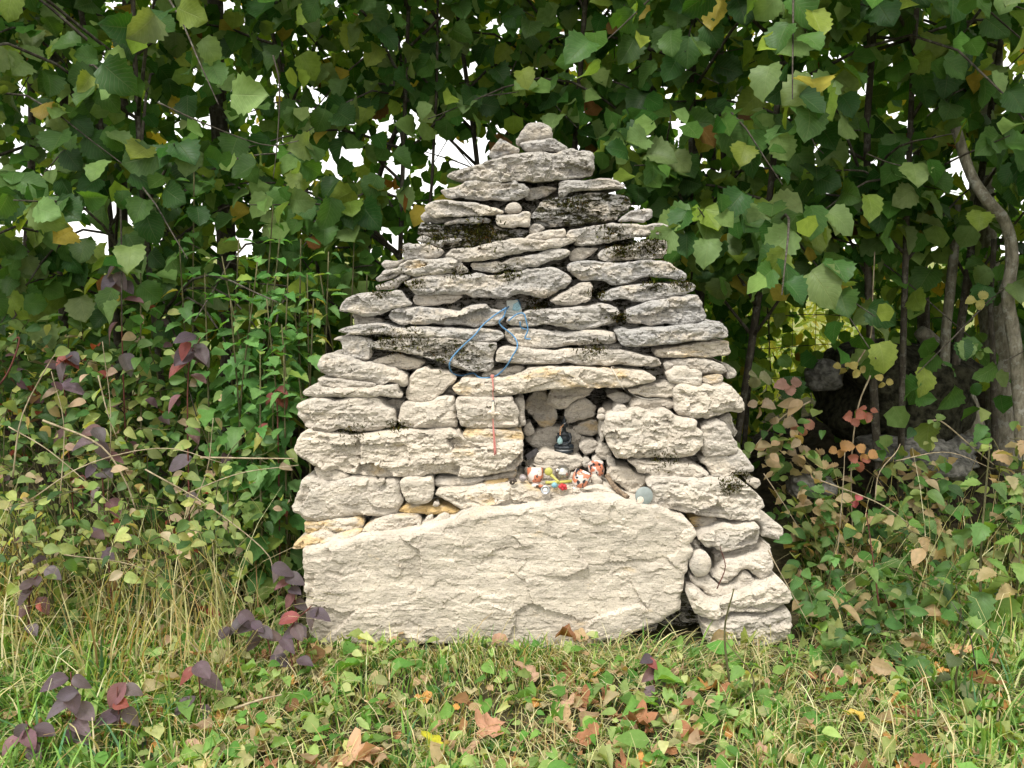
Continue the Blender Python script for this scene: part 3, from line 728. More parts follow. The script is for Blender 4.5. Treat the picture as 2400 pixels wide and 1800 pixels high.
stone('J 380,1330 420,1240 500,1170 600,1150 720,1200 920,1235 1050,1270 1180,1290 1260,1320 1220,1400 1150,1460 1000,1500 900,1490 760,1480 620,1460 500,1430 400,1400', dy=0.065, grey=0.3, ochre=0.35, depth=0.2)
stone('J 1050,800 1200,680 1400,630 1560,690 1545,840 1400,900 1200,880', dy=0.13, grey=0.2, ochre=0.5, moss=0.35, **NI)
stone('J 1462,595 1480,545 1540,520 1620,540 1645,590 1610,618 1510,618', dy=0.0, grey=0.5, depth=0.05, rnd=0.01, name='pebble', smoothface=True)
stone('J 1482,520 1490,455 1570,400 1605,440 1618,500 1560,540', dy=0.0, grey=0.4, depth=0.05, rnd=0.01, name='pebble')
stone('J 1740,530 1770,440 1830,370 1960,365 2010,440 2040,490 1960,540 1820,560', dy=0.0, grey=0.9, lichen=0.1, depth=0.1)
stone('J 1440,1210 1550,1000 1650,1060 1700,1170 1730,1260 1640,1340 1540,1300', dy=0.05, grey=0.5, depth=0.14)
stone('J 1560,640 1620,620 1610,760 1590,980 1540,1010 1530,900', dy=0.02, grey=0.7, depth=0.12)
stone('E 895,780 930,735 1000,730 1100,740 1150,790 1230,800 1275,830 1190,905 1135,970 1080,935 1000,865 930,835', dy=0.0, grey=0.15, lichen=0.0, pale=0.3, depth=0.16)
stone('E 745,810 790,785 840,820 868,860 852,898 800,884 760,852', dy=-0.01, grey=0.2, depth=0.05, smoothface=True, name='pebble', h=0.004)
stone('E 395,945 440,900 560,885 630,915 655,970 600,995 520,1024 470,1034 430,1000', dy=-0.035, ochre=0.5, grey=0.05, lichen=0.0, depth=0.12)
stone('E 765,665 815,625 862,655 855,705 790,705', dy=0.05, grey=0.6, depth=0.08)
stone('E 680,690 730,650 770,680 760,720 700,730', dy=0.05, grey=0.5, depth=0.08)
stone('E 900,620 960,650 980,720 920,735 895,690', dy=0.04, grey=0.7, depth=0.1)
stone('E 590,935 640,900 760,885 860,895 960,935 1090,985 1020,1010 860,1000 700,1005 610,990', dy=-0.045, grey=0.2, ochre=0.1, pale=0.2, depth=0.2, rel=1.3)
stone('E 440,1030 520,1000 610,975 700,1000 640,1030 520,1045', dy=-0.055, grey=0.2, ochre=0.2, depth=0.1)
stone('E 180,740 260,700 420,720 480,800 440,900 300,910 200,860', dy=0.06, grey=0.4, ochre=0.4, depth=0.16)
stone('E 480,800 620,780 760,800 800,860 640,900 500,900', dy=0.06, grey=0.4, ochre=0.2, depth=0.16)

# --- rubble core that closes the gaps between the face stones
def rubble_core():
    n1, n2 = 90, 100
    zs = np.linspace(-0.05, 1.30, n2)
    lo, hi = np.full(n2, 9.0), np.full(n2, -9.0)
    for poly, y in STONE_SIL:
        a = np.vstack([poly, poly[:1]])
        for k in range(len(poly)):
            (x1, z1), (x2, z2) = a[k], a[k + 1]
            for j in np.where((zs >= min(z1, z2)) & (zs <= max(z1, z2)))[0]:
                x = x1 + (x2 - x1) * (zs[j] - z1) / (z2 - z1 + 1e-9)
                lo[j], hi[j] = min(lo[j], x), max(hi[j], x)
    lo = np.where(lo > 5, -0.56, lo); hi = np.where(hi < -5, 0.56, hi)
    lo = np.convolve(np.pad(lo, 5, 'edge'), np.ones(11) / 11, 'valid') + 0.06
    hi = np.convolve(np.pad(hi, 5, 'edge'), np.ones(11) / 11, 'valid') - 0.06
    ni = np.array([P(a, b, 0.25)[[0, 2]] for a, b in ((1222, 918), (1560, 900), (1560, 1180), (1230, 1180))])
    front, back = [], []
    for j in range(n2):
        for i in range(n1):
            x = lo[j] + (hi[j] - lo[j]) * i / (n1 - 1)
            e = min(i, n1 - 1 - i) / 6.0
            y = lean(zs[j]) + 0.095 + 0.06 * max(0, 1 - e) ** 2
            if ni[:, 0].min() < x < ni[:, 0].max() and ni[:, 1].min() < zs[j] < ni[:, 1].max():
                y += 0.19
            front.append((x, y, zs[j]))
            back.append((x, 0.95 - 0.36 * max(zs[j], 0), zs[j]))
    front, back = np.array(front), np.array(back)
    front[:, 1] += facets(front[:, 0], front[:, 2], 0.09, 0.05, 900, 0.4, 0.025)
    back[:, 1] += facets(back[:, 0], back[:, 2], 0.12, 0.07, 950, 0.4, 0.03)
    V = np.vstack([front, back])
    N = n1 * n2
    F = []
    for j in range(n2 - 1):
        for i in range(n1 - 1):
            a = j * n1 + i
            F.append((a, a + 1, a + n1 + 1, a + n1))
            F.append((N + a, N + a + n1, N + a + n1 + 1, N + a + 1))
        F.append((j * n1, j * n1 + n1, N + j * n1 + n1, N + j * n1))
        a = j * n1 + n1 - 1
        F.append((a, N + a, N + a + n1, a + n1))
    for i in range(n1 - 1):
        a = (n2 - 1) * n1 + i
        F.append((a, a + 1, N + a + 1, N + a))
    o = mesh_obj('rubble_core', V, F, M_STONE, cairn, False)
    o['grey'], o['ochre'], o['lichen'], o['moss'], o['pale'] = 0.5, 0.2, 0.3, 0.8, 0.0  # high moss amount paints joint shade into the core colour
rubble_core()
# ------------------------------------------------------------------ leaves
def leaf_material(name, source, rough=0.5, trans=0.35, vein=0.16, freq=9.0, spots=0.25):
    """source: 'OBJ' object colour, 'ATTR' colour attribute Col; UV: u across -1..1 packed to 0..1, v along"""
    m, nt = new_mat(name)
    t = NT(nt)
    out = t.n('ShaderNodeOutputMaterial')
    if source == 'OBJ':
        base = t.n('ShaderNodeObjectInfo').outputs['Color']
    else:
        base = t.n('ShaderNodeAttribute', attribute_type='GEOMETRY', attribute_name='Col').outputs['Color']
    uv = t.n('ShaderNodeUVMap', uv_map='UVMap').outputs[0]
    sx = t.n('ShaderNodeSeparateXYZ'); t.l(uv, sx.inputs[0])
    u = t.math('ABSOLUTE', t.math('SUBTRACT', sx.outputs[0], 0.5))
    w = t.math('SUBTRACT', sx.outputs[1], t.math('MULTIPLY', u, 0.75))
    saw = t.math('ABSOLUTE', t.math('SUBTRACT', t.math('FRACT', t.math('MULTIPLY', w, freq)), 0.5))
    lat = t.ramp(saw, 0.0, 0.13, 1.0, 0.0)
    mid = t.ramp(u, 0.0, 0.022, 1.0, 0.0)
    ve = t.math('MAXIMUM', mid, t.math('MULTIPLY', lat, 0.6))
    geo = t.n('ShaderNodeNewGeometry')
    blot = t.noise(geo.outputs['Position'], 55.0, 1, 0.6)
    col = t.mix(t.ramp(blot, 0.35, 0.65, 0.0, 0.35), base, t.mix(1.0, base, (0.55, 0.62, 0.45), 'MULTIPLY'))
    col = t.mix(t.math('MULTIPLY', ve, vein), col, t.mix(0.6, base, (0.55, 0.52, 0.30)))
    if spots > 0:
        sp = t.noise(geo.outputs['Position'], 120.0, 1, 0.5)
        col = t.mix(t.ramp(sp, 0.70, 0.76, 0.0, spots), col, (0.10, 0.065, 0.03))
    if source == 'OBJ':
        b = t.n('ShaderNodeBsdfPrincipled')
        t.l(col, b.inputs['Base Color'])
        b.inputs['Roughness'].default_value = rough
        b.inputs['Specular IOR Level'].default_value = 0.32
    else:
        b = t.n('ShaderNodeBsdfDiffuse')
        t.l(col, b.inputs['Color'])
    if source == 'OBJ':
        t.l(t.bump(t.math('MULTIPLY', ve, -1.0), 0.0012, 0.7), b.inputs['Normal'])
    tr = t.n('ShaderNodeBsdfTranslucent')
    t.l(t.mix(1.0, col, (2.0, 1.9, 0.6), 'MULTIPLY'), tr.inputs['Color'])
    mx = t.n('ShaderNodeMixShader'); mx.inputs[0].default_value = trans
    t.l(b.outputs[0], mx.inputs[1]); t.l(tr.outputs[0], mx.inputs[2])
    t.l(mx.outputs[0], out.inputs['Surface'])
    return m
M_LEAF_O = leaf_material('leaf_blade', 'OBJ')
M_LEAF_A = leaf_material('leaf_mass', 'ATTR', spots=0.0)
M_DRY_O = leaf_material('dry_leaf_blade', 'OBJ', 0.8, 0.12, 0.22, 6.0, 0.5)
M_GRASS = leaf_material('grass_blade', 'ATTR', 0.6, 0.25, 0.0, 1.0, 0.0)

def outline_width(kind, t):
    if kind == 'hazel':
        w = 0.50 * (np.sin(np.pi * np.clip(t, 0, 1) ** 0.78)) ** 0.62
        return np.where(t > 0.88, w * (1 - (t - 0.88) * 3.2), w)
    if kind == 'nettle':
        return 0.34 * np.sin(np.pi * t ** 0.62) ** 0.9
    if kind == 'dogwood':
        return 0.33 * np.sin(np.pi * t ** 0.82) ** 0.85
    if kind == 'round':
        return 0.48 * np.sqrt(np.clip(1 - (2 * t - 1) ** 2, 0, 1)) + 0.001
    if kind == 'lance':
        return 0.14 * np.sin(np.pi * t ** 0.75)
    return 0.30 * np.sin(np.pi * t ** 0.9)

def leaf_geo(kind, rows=9, cols=5, fold=0.35, droop=0.5, wave=0.06, ser=0.05, seed=0):
    rg = np.random.default_rng(seed)
    ts = np.linspace(0, 1, rows)
    us = np.linspace(-1, 1, cols)
    w = outline_width(kind, ts)
    w[0], w[-1] = 0.012, 0.004
    V, UV = [], []
    tw = rg.uniform(-0.25, 0.25)
    for i, t in enumerate(ts):
        for u in us:
            ww = w[i]
            if abs(u) == 1 and 0 < i < rows - 1:
                ww *= 1 + ser * (1 if i % 2 else -1) + rg.uniform(-0.04, 0.04)
            x = u * ww
            y = t - (0.05 * (1 - t) if abs(u) == 1 and kind == 'hazel' and i == 1 else 0)
            z = fold * abs(x) - droop * 0.5 * t * t + wave * math.sin(7 * t + 2.5 * u + seed) * abs(u) * 0.7
            z += tw * x * t
            V.append((x, y, z))
            UV.append((0.5 + 0.5 * u, t))
    F = []
    for i in range(rows - 1):
        for j in range(cols - 1):
            a = i * cols + j
            F.append((a, a + 1, a + cols + 1, a + cols))
    V = np.array(V)
    V[:, 1] += 0.0
    return V, np.array(F), np.array(UV)

def frames(a, n):
    a = a / (np.linalg.norm(a, axis=1)[:, None] + 1e-9)
    n = n - (n * a).sum(1)[:, None] * a
    n = n / (np.linalg.norm(n, axis=1)[:, None] + 1e-9)
    x = np.cross(a, n)
    return np.stack([x, a, n], 2)            # columns

def scatter_mesh(name, geos, pos, R, size, col, mat, parent=None, kind='stuff', pick=None, loc=None):
    """many blades joined into one mesh, each with its own colour"""
    rg = np.random.default_rng(len(pos) + 3)
    pick = rg.integers(0, len(geos), len(pos)) if pick is None else pick
    Vs, Fs, Us, Cs, off = [], [], [], [], 0
    for g, (V, F, UV) in enumerate(geos):
        k = np.where(pick == g)[0]
        if len(k) == 0:
            continue
        w = np.einsum('nij,vj->nvi', R[k], V) * size[k][:, None, None] + pos[k][:, None, :]
        Vs.append(w.reshape(-1, 3))
        Fs.append((F[None] + (np.arange(len(k)) * len(V))[:, None, None] + off).reshape(-1, F.shape[1]))
        Us.append(np.tile(UV, (len(k), 1)))
        Cs.append(np.repeat(col[k], len(V), 0))
        off += len(k) * len(V)
    if not Vs:
        return None
    V = np.concatenate(Vs)
    if loc is not None:
        V = V - np.array(loc)
    o = mesh_obj(name, V, np.concatenate(Fs), mat, parent, True, loc, np.concatenate(Cs), np.concatenate(Us))
    if kind:
        o['kind'] = kind
    return o

GEO = {}
for _k, _a in (('hazel', dict(fold=0.32, droop=0.6, wave=0.09, ser=0.085)), ('nettle', dict(fold=0.3, droop=0.8, wave=0.04, ser=0.14)),
               ('dogwood', dict(fold=0.4, droop=0.7, wave=0.03, ser=0.0)), ('round', dict(fold=0.15, droop=0.3, wave=0.05, ser=0.04)),
               ('litter', dict(fold=1.0, droop=1.4, wave=0.22, ser=0.10)),
               ('lance', dict(fold=0.5, droop=0.7, wave=0.02, ser=0.0))):
    fine, far = [], []
    for s in range(5):
        a = dict(_a)
        a['droop'] *= (0.5, 0.9, 1.3, 1.8, 0.2)[s]
        a['fold'] *= (1.0, 0.4, 1.6, 0.8, 1.2)[s]
        fine.append(leaf_geo(_k, 12 if _k in ('hazel', 'nettle') else 9, 5, seed=s, **a))
        far.append(leaf_geo(_k, 6, 3, seed=s + 9, **a))
    GEO[_k] = (fine, far)
MESHES = {}
def leaf_mesh(kind, i, mat):
    key = (kind, i, mat.name)
    if key not in MESHES:
        V, F, UV = GEO[kind][0][i]
        me_o = mesh_obj('leaf', V, F, mat, None, True, None, None, UV)
        MESHES[key] = me_o.data
        bpy.data.objects.remove(me_o)
    return MESHES[key]

def leaf_object(kind, i, pos, R, size, col, parent, mat=None, name='leaf'):
    o = bpy.data.objects.new(name, leaf_mesh(kind, i % 5, mat or M_LEAF_O))
    m = Matrix.Identity(4)
    for r in range(3):
        for c in range(3):
            m[r][c] = R[r, c] * size
        m[r][3] = pos[r]
    if parent is not None:
        o.parent = parent
        m = Matrix.Translation(-Vector(parent.location)) @ m
    o.matrix_local = m
    o.color = (col[0], col[1], col[2], 1.0)
    COL.objects.link(o)
    return o

def to_px(p):
    q = np.asarray(p, float) - CAM
    c, s = math.cos(PITCH), math.sin(PITCH)
    dep = q[:, 1] * c - q[:, 2] * s
    up = q[:, 1] * s + q[:, 2] * c
    dep = np.where(dep < 0.05, 0.05, dep)
    return np.stack([1200 + FPX * q[:, 0] / dep, 900 - FPX * up / dep], 1), dep

def mixcol(rg, n, pal, wts, jit=0.18):
    """colours picked from a palette, each a little different"""
    pal = np.array(pal)
    k = rg.choice(len(pal), n, p=np.array(wts) / np.sum(wts))
    c = pal[k] * (1 + rg.uniform(-jit, jit, (n, 1))) * (1 + rg.uniform(-0.08, 0.08, (n, 3)))
    return np.clip(c, 0, 1)

# silhouette of the cairn in the photograph: nothing grows through it
CAIRN_PX = np.array([(1205, 300), (1240, 280), (1300, 290), (1400, 350), (1470, 420), (1530, 490), (1570, 540), (1620, 640), (1670, 740), (1715, 770),
                     (1720, 850), (1760, 950), (1790, 1100), (1800, 1200), (1840, 1250), (1870, 1400), (1870, 1530), (700, 1500), (690, 1280),
                     (680, 1000), (720, 900), (760, 820), (790, 690), (870, 660), (940, 570), (985, 500), (1045, 420), (1140, 350)], float)
def clear_of_cairn(pos, pad=0.0):
    px, dep = to_px(pos)
    c = CAIRN_PX.mean(0)
    poly = c + (CAIRN_PX - c) * (1 + pad)
    return ~(inside(px, poly) & (pos[:, 1] < 0.85))

def plant(name, label, cat, group, root, stems, kind, leaves, n_obj=14, bark=None, stem_name='stem', leaf_mat=None, mass_name='foliage', geo_far=True):
    """stems: list of (points, radii); leaves: dict pos a n size col (world space)"""
    e = tag(empty(name, root), label, cat, group)
    rl = np.array(root)
    for pts, rad in stems:
        mb = MB().tube(np.array(pts) - rl, rad, 6 if np.max(rad) < 0.012 else 10, wob=0.06, seed=len(pts))
        mb.build(stem_name, bark or M_STEM, e)
    pos, size, col = leaves['pos'], leaves['size'], leaves['col']
    if len(pos) == 0:
        return e
    R = frames(leaves['a'], leaves['n'])
    px, dep = to_px(pos)
    vis = (px[:, 0] > -40) & (px[:, 0] < 2440) & (px[:, 1] > -40) & (px[:, 1] < 1840)
    score = np.where(vis, size / dep, 0) * np.where(dep < np.percentile(dep[vis], 45) if vis.any() else True, 1.5, 1.0)
    order = np.argsort(-score)
    near = order[:n_obj][score[order[:n_obj]] > 0]
    rest = np.setdiff1d(np.arange(len(pos)), near)
    for i in near:
        leaf_object(kind, int(i), pos[i], R[i], size[i], col[i], e, leaf_mat)
    if len(rest):
        nearish = dep[rest] < 3.2
        for sel, fam, nm in ((rest[nearish], 0 if not geo_far else 1, mass_name), (rest[~nearish], 1, mass_name)):
            if len(sel):
                scatter_mesh(nm, GEO[kind][fam], pos[sel] - rl, R[sel], size[sel], col[sel], M_LEAF_A, e)
    return e

def bark_material(name, dark, light, lichen):
    m, nt = new_mat(name)
    t = NT(nt)
    out = t.n('ShaderNodeOutputMaterial')
    b = t.n('ShaderNodeBsdfPrincipled')
    g = t.n('ShaderNodeNewGeometry').outputs['Position']
    f = t.noise(t.scaled(g, (1, 1, 0.35)), 60.0, 4, 0.65)
    s = t.noise(g, 38.0, 4, 0.7)
    col = t.mix(t.ramp(f, 0.35, 0.65), dark, light)
    col = t.mix(t.ramp(s, 0.52, 0.62, 0.0, lichen), col, (0.34, 0.34, 0.30))
    col = t.mix(t.ramp(s, 0.30, 0.40, 0.4, 0.0), col, (0.05, 0.055, 0.02))
    t.l(col, b.inputs['Base Color'])
    b.inputs['Roughness'].default_value = 0.9
    b.inputs['Specular IOR Level'].default_value = 0.15
    t.l(t.bump(f, 0.006, 0.8), b.inputs['Normal'])
    t.l(b.outputs[0], out.inputs['Surface'])
    return m
M_STEM = bark_material('green_stem', (0.07, 0.07, 0.03), (0.14, 0.13, 0.06), 0.1)
M_BARK = bark_material('hazel_bark', (0.040, 0.034, 0.026), (0.085, 0.073, 0.055), 0.18)
M_BARKL = bark_material('pale_lichened_bark', (0.13, 0.115, 0.085), (0.26, 0.235, 0.18), 0.6)
M_DRYSTEM = bark_material('dry_stalk_bark', (0.24, 0.19, 0.12), (0.42, 0.35, 0.23), 0.0)
M_REDSTEM = bark_material('red_stem', (0.09, 0.035, 0.03), (0.16, 0.06, 0.045), 0.0)

# ------------------------------------------------------------------ ground
def ground_z(x, y):
    p = np.stack([np.asarray(x, float).ravel(), np.asarray(y, float).ravel(), np.zeros(np.size(x))], 1)
    z = 0.030 * fbm(p * 1.9, 3, 3) + 0.010 * fbm(p * 8.0, 4, 2)
    far = np.clip((p[:, 1] - 0.3) / 3.0, 0, 1)
    z = z * np.clip(1.0 - 0.6 * (np.abs(p[:, 1]) > 30), 0.4, 1)
    z += -0.01 + 0.02 * far
    return z

def ground():
    xs = np.unique(np.concatenate([np.linspace(-3, 3, 121), np.array([-3000, -600, -120, -40, -15, -8, -5, -4, 4, 5, 8, 15, 40, 120, 600, 3000])]))
    ys = np.unique(np.concatenate([np.linspace(-2.6, 3, 113), np.array([-60, -20, -8, -4, 3.5, 4, 5, 7, 10, 20, 50, 120, 400, 1200, 3500])]))
    gx, gy = np.meshgrid(xs, ys)
    z = ground_z(gx, gy)
    V = np.stack([gx.ravel(), gy.ravel(), z], 1)
    n = len(xs)
    idx = np.arange(len(V)).reshape(len(ys), n)
    F = np.stack([idx[:-1, :-1].ravel(), idx[:-1, 1:].ravel(), idx[1:, 1:].ravel(), idx[1:, :-1].ravel()], 1)
    m, nt = new_mat('meadow_soil')
    t = NT(nt)
    out = t.n('ShaderNodeOutputMaterial')
    b = t.n('ShaderNodeBsdfPrincipled')
    g = t.n('ShaderNodeNewGeometry').outputs['Position']
    f = t.noise(g, 30.0, 5, 0.7)
    s = t.noise(g, 3.0, 4, 0.6)
    near = t.mix(t.ramp(f, 0.35, 0.65), (0.035, 0.028, 0.016), (0.10, 0.085, 0.045))
    near = t.mix(t.ramp(s, 0.4, 0.6, 0.0, 0.6), near, (0.055, 0.062, 0.022))
    sep = t.n('ShaderNodeSeparateXYZ'); t.l(g, sep.inputs[0])
    col = t.mix(t.ramp(sep.outputs[1], 3.2, 6.0), near, t.mix(t.ramp(s, 0.4, 0.6), (0.13, 0.17, 0.04), (0.20, 0.20, 0.07)))   # mown meadow beyond the hedge
    t.l(col, b.inputs['Base Color'])
    b.inputs['Roughness'].default_value = 0.95
    b.inputs['Specular IOR Level'].default_value = 0.1
    t.l(t.bump(f, 0.02, 0.8), b.inputs['Normal'])
    t.l(b.outputs[0], out.inputs['Surface'])
    o = mesh_obj('ground', V, F, m)
    tag(o, kind='structure')
    return o
ground()
def gz(x, y):
    return float(ground_z(np.array([x]), np.array([y]))[0])

# ------------------------------------------------------------------ hazel hedge
HZ_PAL = [(0.032, 0.092, 0.018), (0.068, 0.150, 0.030), (0.165, 0.25, 0.08), (0.19, 0.265, 0.040), (0.36, 0.29, 0.05), (0.17, 0.085, 0.03)]
GAPS = [(1040, 335, 50), (1125, 350, 62), (1005, 420, 45), (1095, 285, 40), (985, 470, 28), (935, 455, 22), (1255, 145, 30), (1150, 420, 25), (1085, 240, 22),
        (2245, 395, 50), (2290, 425, 48), (2195, 420, 22), (2260, 340, 22), (1900, 385, 24), (1770, 420, 18), (1790, 380, 18), (1860, 640, 22), (2210, 160, 10),
        (250, 525, 58), (300, 490, 40), (420, 540, 42), (520, 500, 26), (150, 545, 30), (30, 555, 36), (10, 500, 24), (350, 420, 22), (130, 300, 26),
        (330, 120, 26), (300, 100, 20), (420, 30, 22), (10, 160, 22), (525, 40, 16), (60, 150, 14), (235, 240, 16), (590, 265, 12), (860, 95, 12), (905, 40, 14),
        (850, 170, 14), (1370, 90, 12), (1390, 115, 14), (1620, 55, 14), (1740, 120, 14), (1700, 300, 12), (960, 300, 22), (1900, 720, 55), (1935, 790, 50), (1850, 760, 40),
        (880, 560, 26), (910, 530, 20), (900, 600, 18), (700, 590, 14), (640, 560, 16), (560, 590, 22)]
CLEAR = [([(2272, 400), (2310, 465), (2355, 520), (2372, 600), (2362, 700), (2378, 800), (2392, 950)], 0.5), ([(2235, 600), (2225, 700), (2216, 800)], 0.85)]
def gap_keep(pos, rg, soft=0.06):
    px, dep = to_px(pos)
    keep = np.ones(len(pos), bool)
    for gx, gy, r in GAPS:
        r = r * 0.45 if r < 35 else r * 0.60 if r < 48 else r * 0.9
        d = np.hypot(px[:, 0] - gx, px[:, 1] - gy)
        keep &= (d > r * rg.uniform(0.75, 1.15, len(pos))) | (rg.uniform(0, 1, len(pos)) < soft)
    for path, Yt in CLEAR:                      # light reaches these stems, no leaf hangs before them
        q = spline(np.column_stack([np.array(path, float), np.zeros(len(path))]), 40)[:, :2]
        d = np.min(np.hypot(px[:, None, 0] - q[None, :, 0], px[:, None, 1] + 25 - q[None, :, 1]), axis=1)
        keep &= (d > 38) | (pos[:, 1] > Yt)
    return keep

def hazel(ix, x0, y0, label, nst=5, nbr=34, lean_x=0.0, seed=0, front=1.0, big=0.085, n_obj=170, inner=1100):
    rg = np.random.default_rng(seed)
    root = np.array((x0, y0, gz(x0, y0)))
    stems, P_, A_, N_, S_, C_ = [], [], [], [], [], []
    stem_lines = []
    for s in range(nst):
        an = rg.uniform(0, 2 * math.pi)
        r0 = rg.uniform(0.03, 0.16)
        b = root + np.array((math.cos(an) * r0, math.sin(an) * r0, -0.05))
        top = b + np.array((math.cos(an) * rg.uniform(0.1, 0.5) + lean_x, math.sin(an) * rg.uniform(0.0, 0.4) - 0.1, rg.uniform(2.7, 3.5)))
        mid = (b + top) / 2 + np.array((rg.uniform(-0.10, 0.10), rg.uniform(-0.1, 0.1), 0))
        line = spline([b, mid, top], 9)
        r = rg.uniform(0.009, 0.018)
        stems.append((line, np.linspace(r, r * 0.35, 9)))
        stem_lines.append(line)
    twigs = []
    for k in range(nbr):
        ln = stem_lines[rg.integers(nst)]
        i = rg.uniform(2.2, 7.8)
        s0 = ln[int(i)] * (1 - i % 1) + ln[int(i) + 1] * (i % 1)
        L = rg.uniform(0.45, 1.05)
        az = rg.uniform(-1.15, 1.15)
        d = np.array((math.sin(az), -math.cos(az) * rg.uniform(0.35, 1.0), rg.uniform(0.0, 0.75)))
        if rg.uniform() < 0.28:
            d[1] *= -0.8
        d /= np.linalg.norm(d)
        p1 = s0 + d * L * 0.5
        p2 = s0 + d * L + np.array((rg.uniform(-0.1, 0.1), 0, -L * rg.uniform(0.15, 0.65)))
        twigs.append(spline([s0, p1, p2], 8))
    for tw in twigs:
        L = np.linalg.norm(np.diff(tw, axis=0), axis=1).sum()
        nl = int(12 + L * 20)
        ts = np.linspace(0.12, 1.0, nl) * 6.98
        pts = np.array([tw[int(t)] * (1 - t % 1) + tw[int(t) + 1] * (t % 1) for t in ts])
        dr = tw[-1] - tw[0]
        side = np.cross(dr, (0, 0, 1.0))
        side /= np.linalg.norm(side) + 1e-9
        sg = np.where(np.arange(nl) % 2 == 0, 1, -1)[:, None]
        pos = pts + side * sg * rg.uniform(0.005, 0.05, (nl, 1)) + rg.normal(0, 0.035, (nl, 3))
        a = side * sg * 0.55 + dr / L * 0.35 + np.array((0, -0.15, -0.62)) + rg.normal(0, 0.33, (nl, 3))
        n = np.array((0, -0.80, 0.52)) + rg.normal(0, 0.42, (nl, 3))
        P_.append(pos); A_.append(a); N_.append(n)
    # loose inner and upper foliage
    m = inner
    pos = np.stack([x0 + rg.normal(0, 0.42, m), y0 + rg.uniform(-0.45, 1.4, m), rg.uniform(0.45, 2.9, m)], 1)
    P_.append(pos); A_.append(np.array((0, -0.2, -0.7)) + rg.normal(0, 0.5, (m, 3))); N_.append(np.array((0, -0.5, 0.6)) + rg.normal(0, 0.5, (m, 3)))
    pos, a, n = map(np.concatenate, (P_, A_, N_))
    size = (0.45 + 0.8 * rg.beta(2.2, 1.8, len(pos))) * big * np.where(pos[:, 1] < y0 - 0.35, 1.18, 1.0)
    col = mixcol(rg, len(pos), HZ_PAL, (0.25, 0.37, 0.25, 0.11, 0.014, 0.006), 0.25)
    px, dep = to_px(pos)
    lowleft = (px[:, 1] > 680) & (rg.uniform(0, 1, len(pos)) < 0.6)
    band = (px[:, 0] < 640) & (px[:, 1] > 440) & (px[:, 1] < 640) & (rg.uniform(0, 1, len(pos)) < 0.22)
    cl = fbm(pos * 2.6, 5, 2)
    keep = (cl > -0.36 + rg.normal(0, 0.07, len(pos))) & clear_of_cairn(pos) & gap_keep(pos, rg) & (pos[:, 1] > -0.35) & ~lowleft & ~band
    keep &= ~((px[:, 0] > 400) & (px[:, 0] < 920) & (px[:, 1] > 520) & (pos[:, 1] < 0.62))         # the nettles stand here
    lv = dict(pos=pos[keep], a=a[keep], n=n[keep], size=size[keep], col=col[keep])
    e = plant('hazel_shrub', label, 'hazel shrub', None, tuple(root), stems, 'hazel', lv, n_obj, M_BARK)
    for tw in twigs:
        if clear_of_cairn(tw).all():
            MB().tube(tw - root, np.linspace(0.0065, 0.0016, 8), 5).build('branch', M_BARK, e)
    return e

HZ = [(-2.15, 0.95, 'leafy hazel shrub at the far end beyond the dark stems', 5, 34, 11), (-1.35, 0.90, 'hazel shrub arching over the nettles', 5, 40, 12),
      (-0.62, 1.15, 'hazel shrub just behind the sloping flank by the nettles', 5, 36, 13), (0.10, 1.25, 'hazel shrub rising straight behind the capstone', 5, 36, 14),
      (0.80, 1.05, 'hazel shrub leaning over the shoulder of the cairn', 6, 40, 15), (1.45, 0.80, 'hazel shrub with the largest pale leaves above the mossy boulder', 5, 44, 16),
      (2.15, 0.85, 'hazel shrub hanging round the pale tree trunk', 4, 38, 17)]
for i, (x, y, lab, ns, nb, sd) in enumerate(HZ):
    hazel(i, x, y, lab, ns - 2, int(nb * 1.6), 0.0, sd, big=0.088 if i == 5 else 0.073)

# rear rank of the hedge: seen only as a mass against the light, plus unseen shading leaves overhead
def rear_hedge():
    rg = np.random.default_rng(77)
    m = 20000
    pos = np.stack([rg.uniform(-4.2, 4.2, m), rg.uniform(1.9, 3.6, m), rg.uniform(0.25, 4.2, m)], 1)
    clump = fbm(pos * 1.7, 21, 3)
    px, dep = to_px(pos)
    keep = (clump > -0.12 + rg.normal(0, 0.08, m)) & gap_keep(pos, rg, 0.06)
    keep &= ~((px[:, 0] < 640) & (px[:, 1] > 450) & (px[:, 1] < 600) & (rg.uniform(0, 1, m) < 0.45))
    low = np.stack([rg.uniform(-4.0, 4.0, 9000), rg.uniform(1.5, 2.8, 9000), rg.uniform(0.0, 1.02, 9000)], 1)
    lx, _ = to_px(low)
    over = np.stack([rg.uniform(-3.6, 3.6, 7000), rg.uniform(0.25, 2.0, 7000), rg.uniform(1.95, 3.9, 7000)], 1)      # unseen leaves overhead, added to shade the hedge below
    win = (lx[:, 0] > 1790) & (lx[:, 0] < 2000) & (lx[:, 1] > 660) & (rg.uniform(0, 1, 9000) < 0.9)
    low = low[~win]
    pos = np.vstack([pos[keep], low, over]); m = len(pos)
    a = np.array((0, -0.2, -0.6)) + rg.normal(0, 0.6, (m, 3))
    n = np.array((0, -0.4, 0.6)) + rg.normal(0, 0.6, (m, 3))
    col = mixcol(rg, m, HZ_PAL, (0.20, 0.36, 0.10, 0.26, 0.06, 0.01), 0.25)
    o = scatter_mesh('hedge_foliage', GEO['hazel'][1], pos, frames(a, n), rg.uniform(0.05, 0.085, m), col, M_LEAF_A)
    tag(o, 'rear mass of backlit hedge leaves', 'foliage', kind='stuff')
rear_hedge()

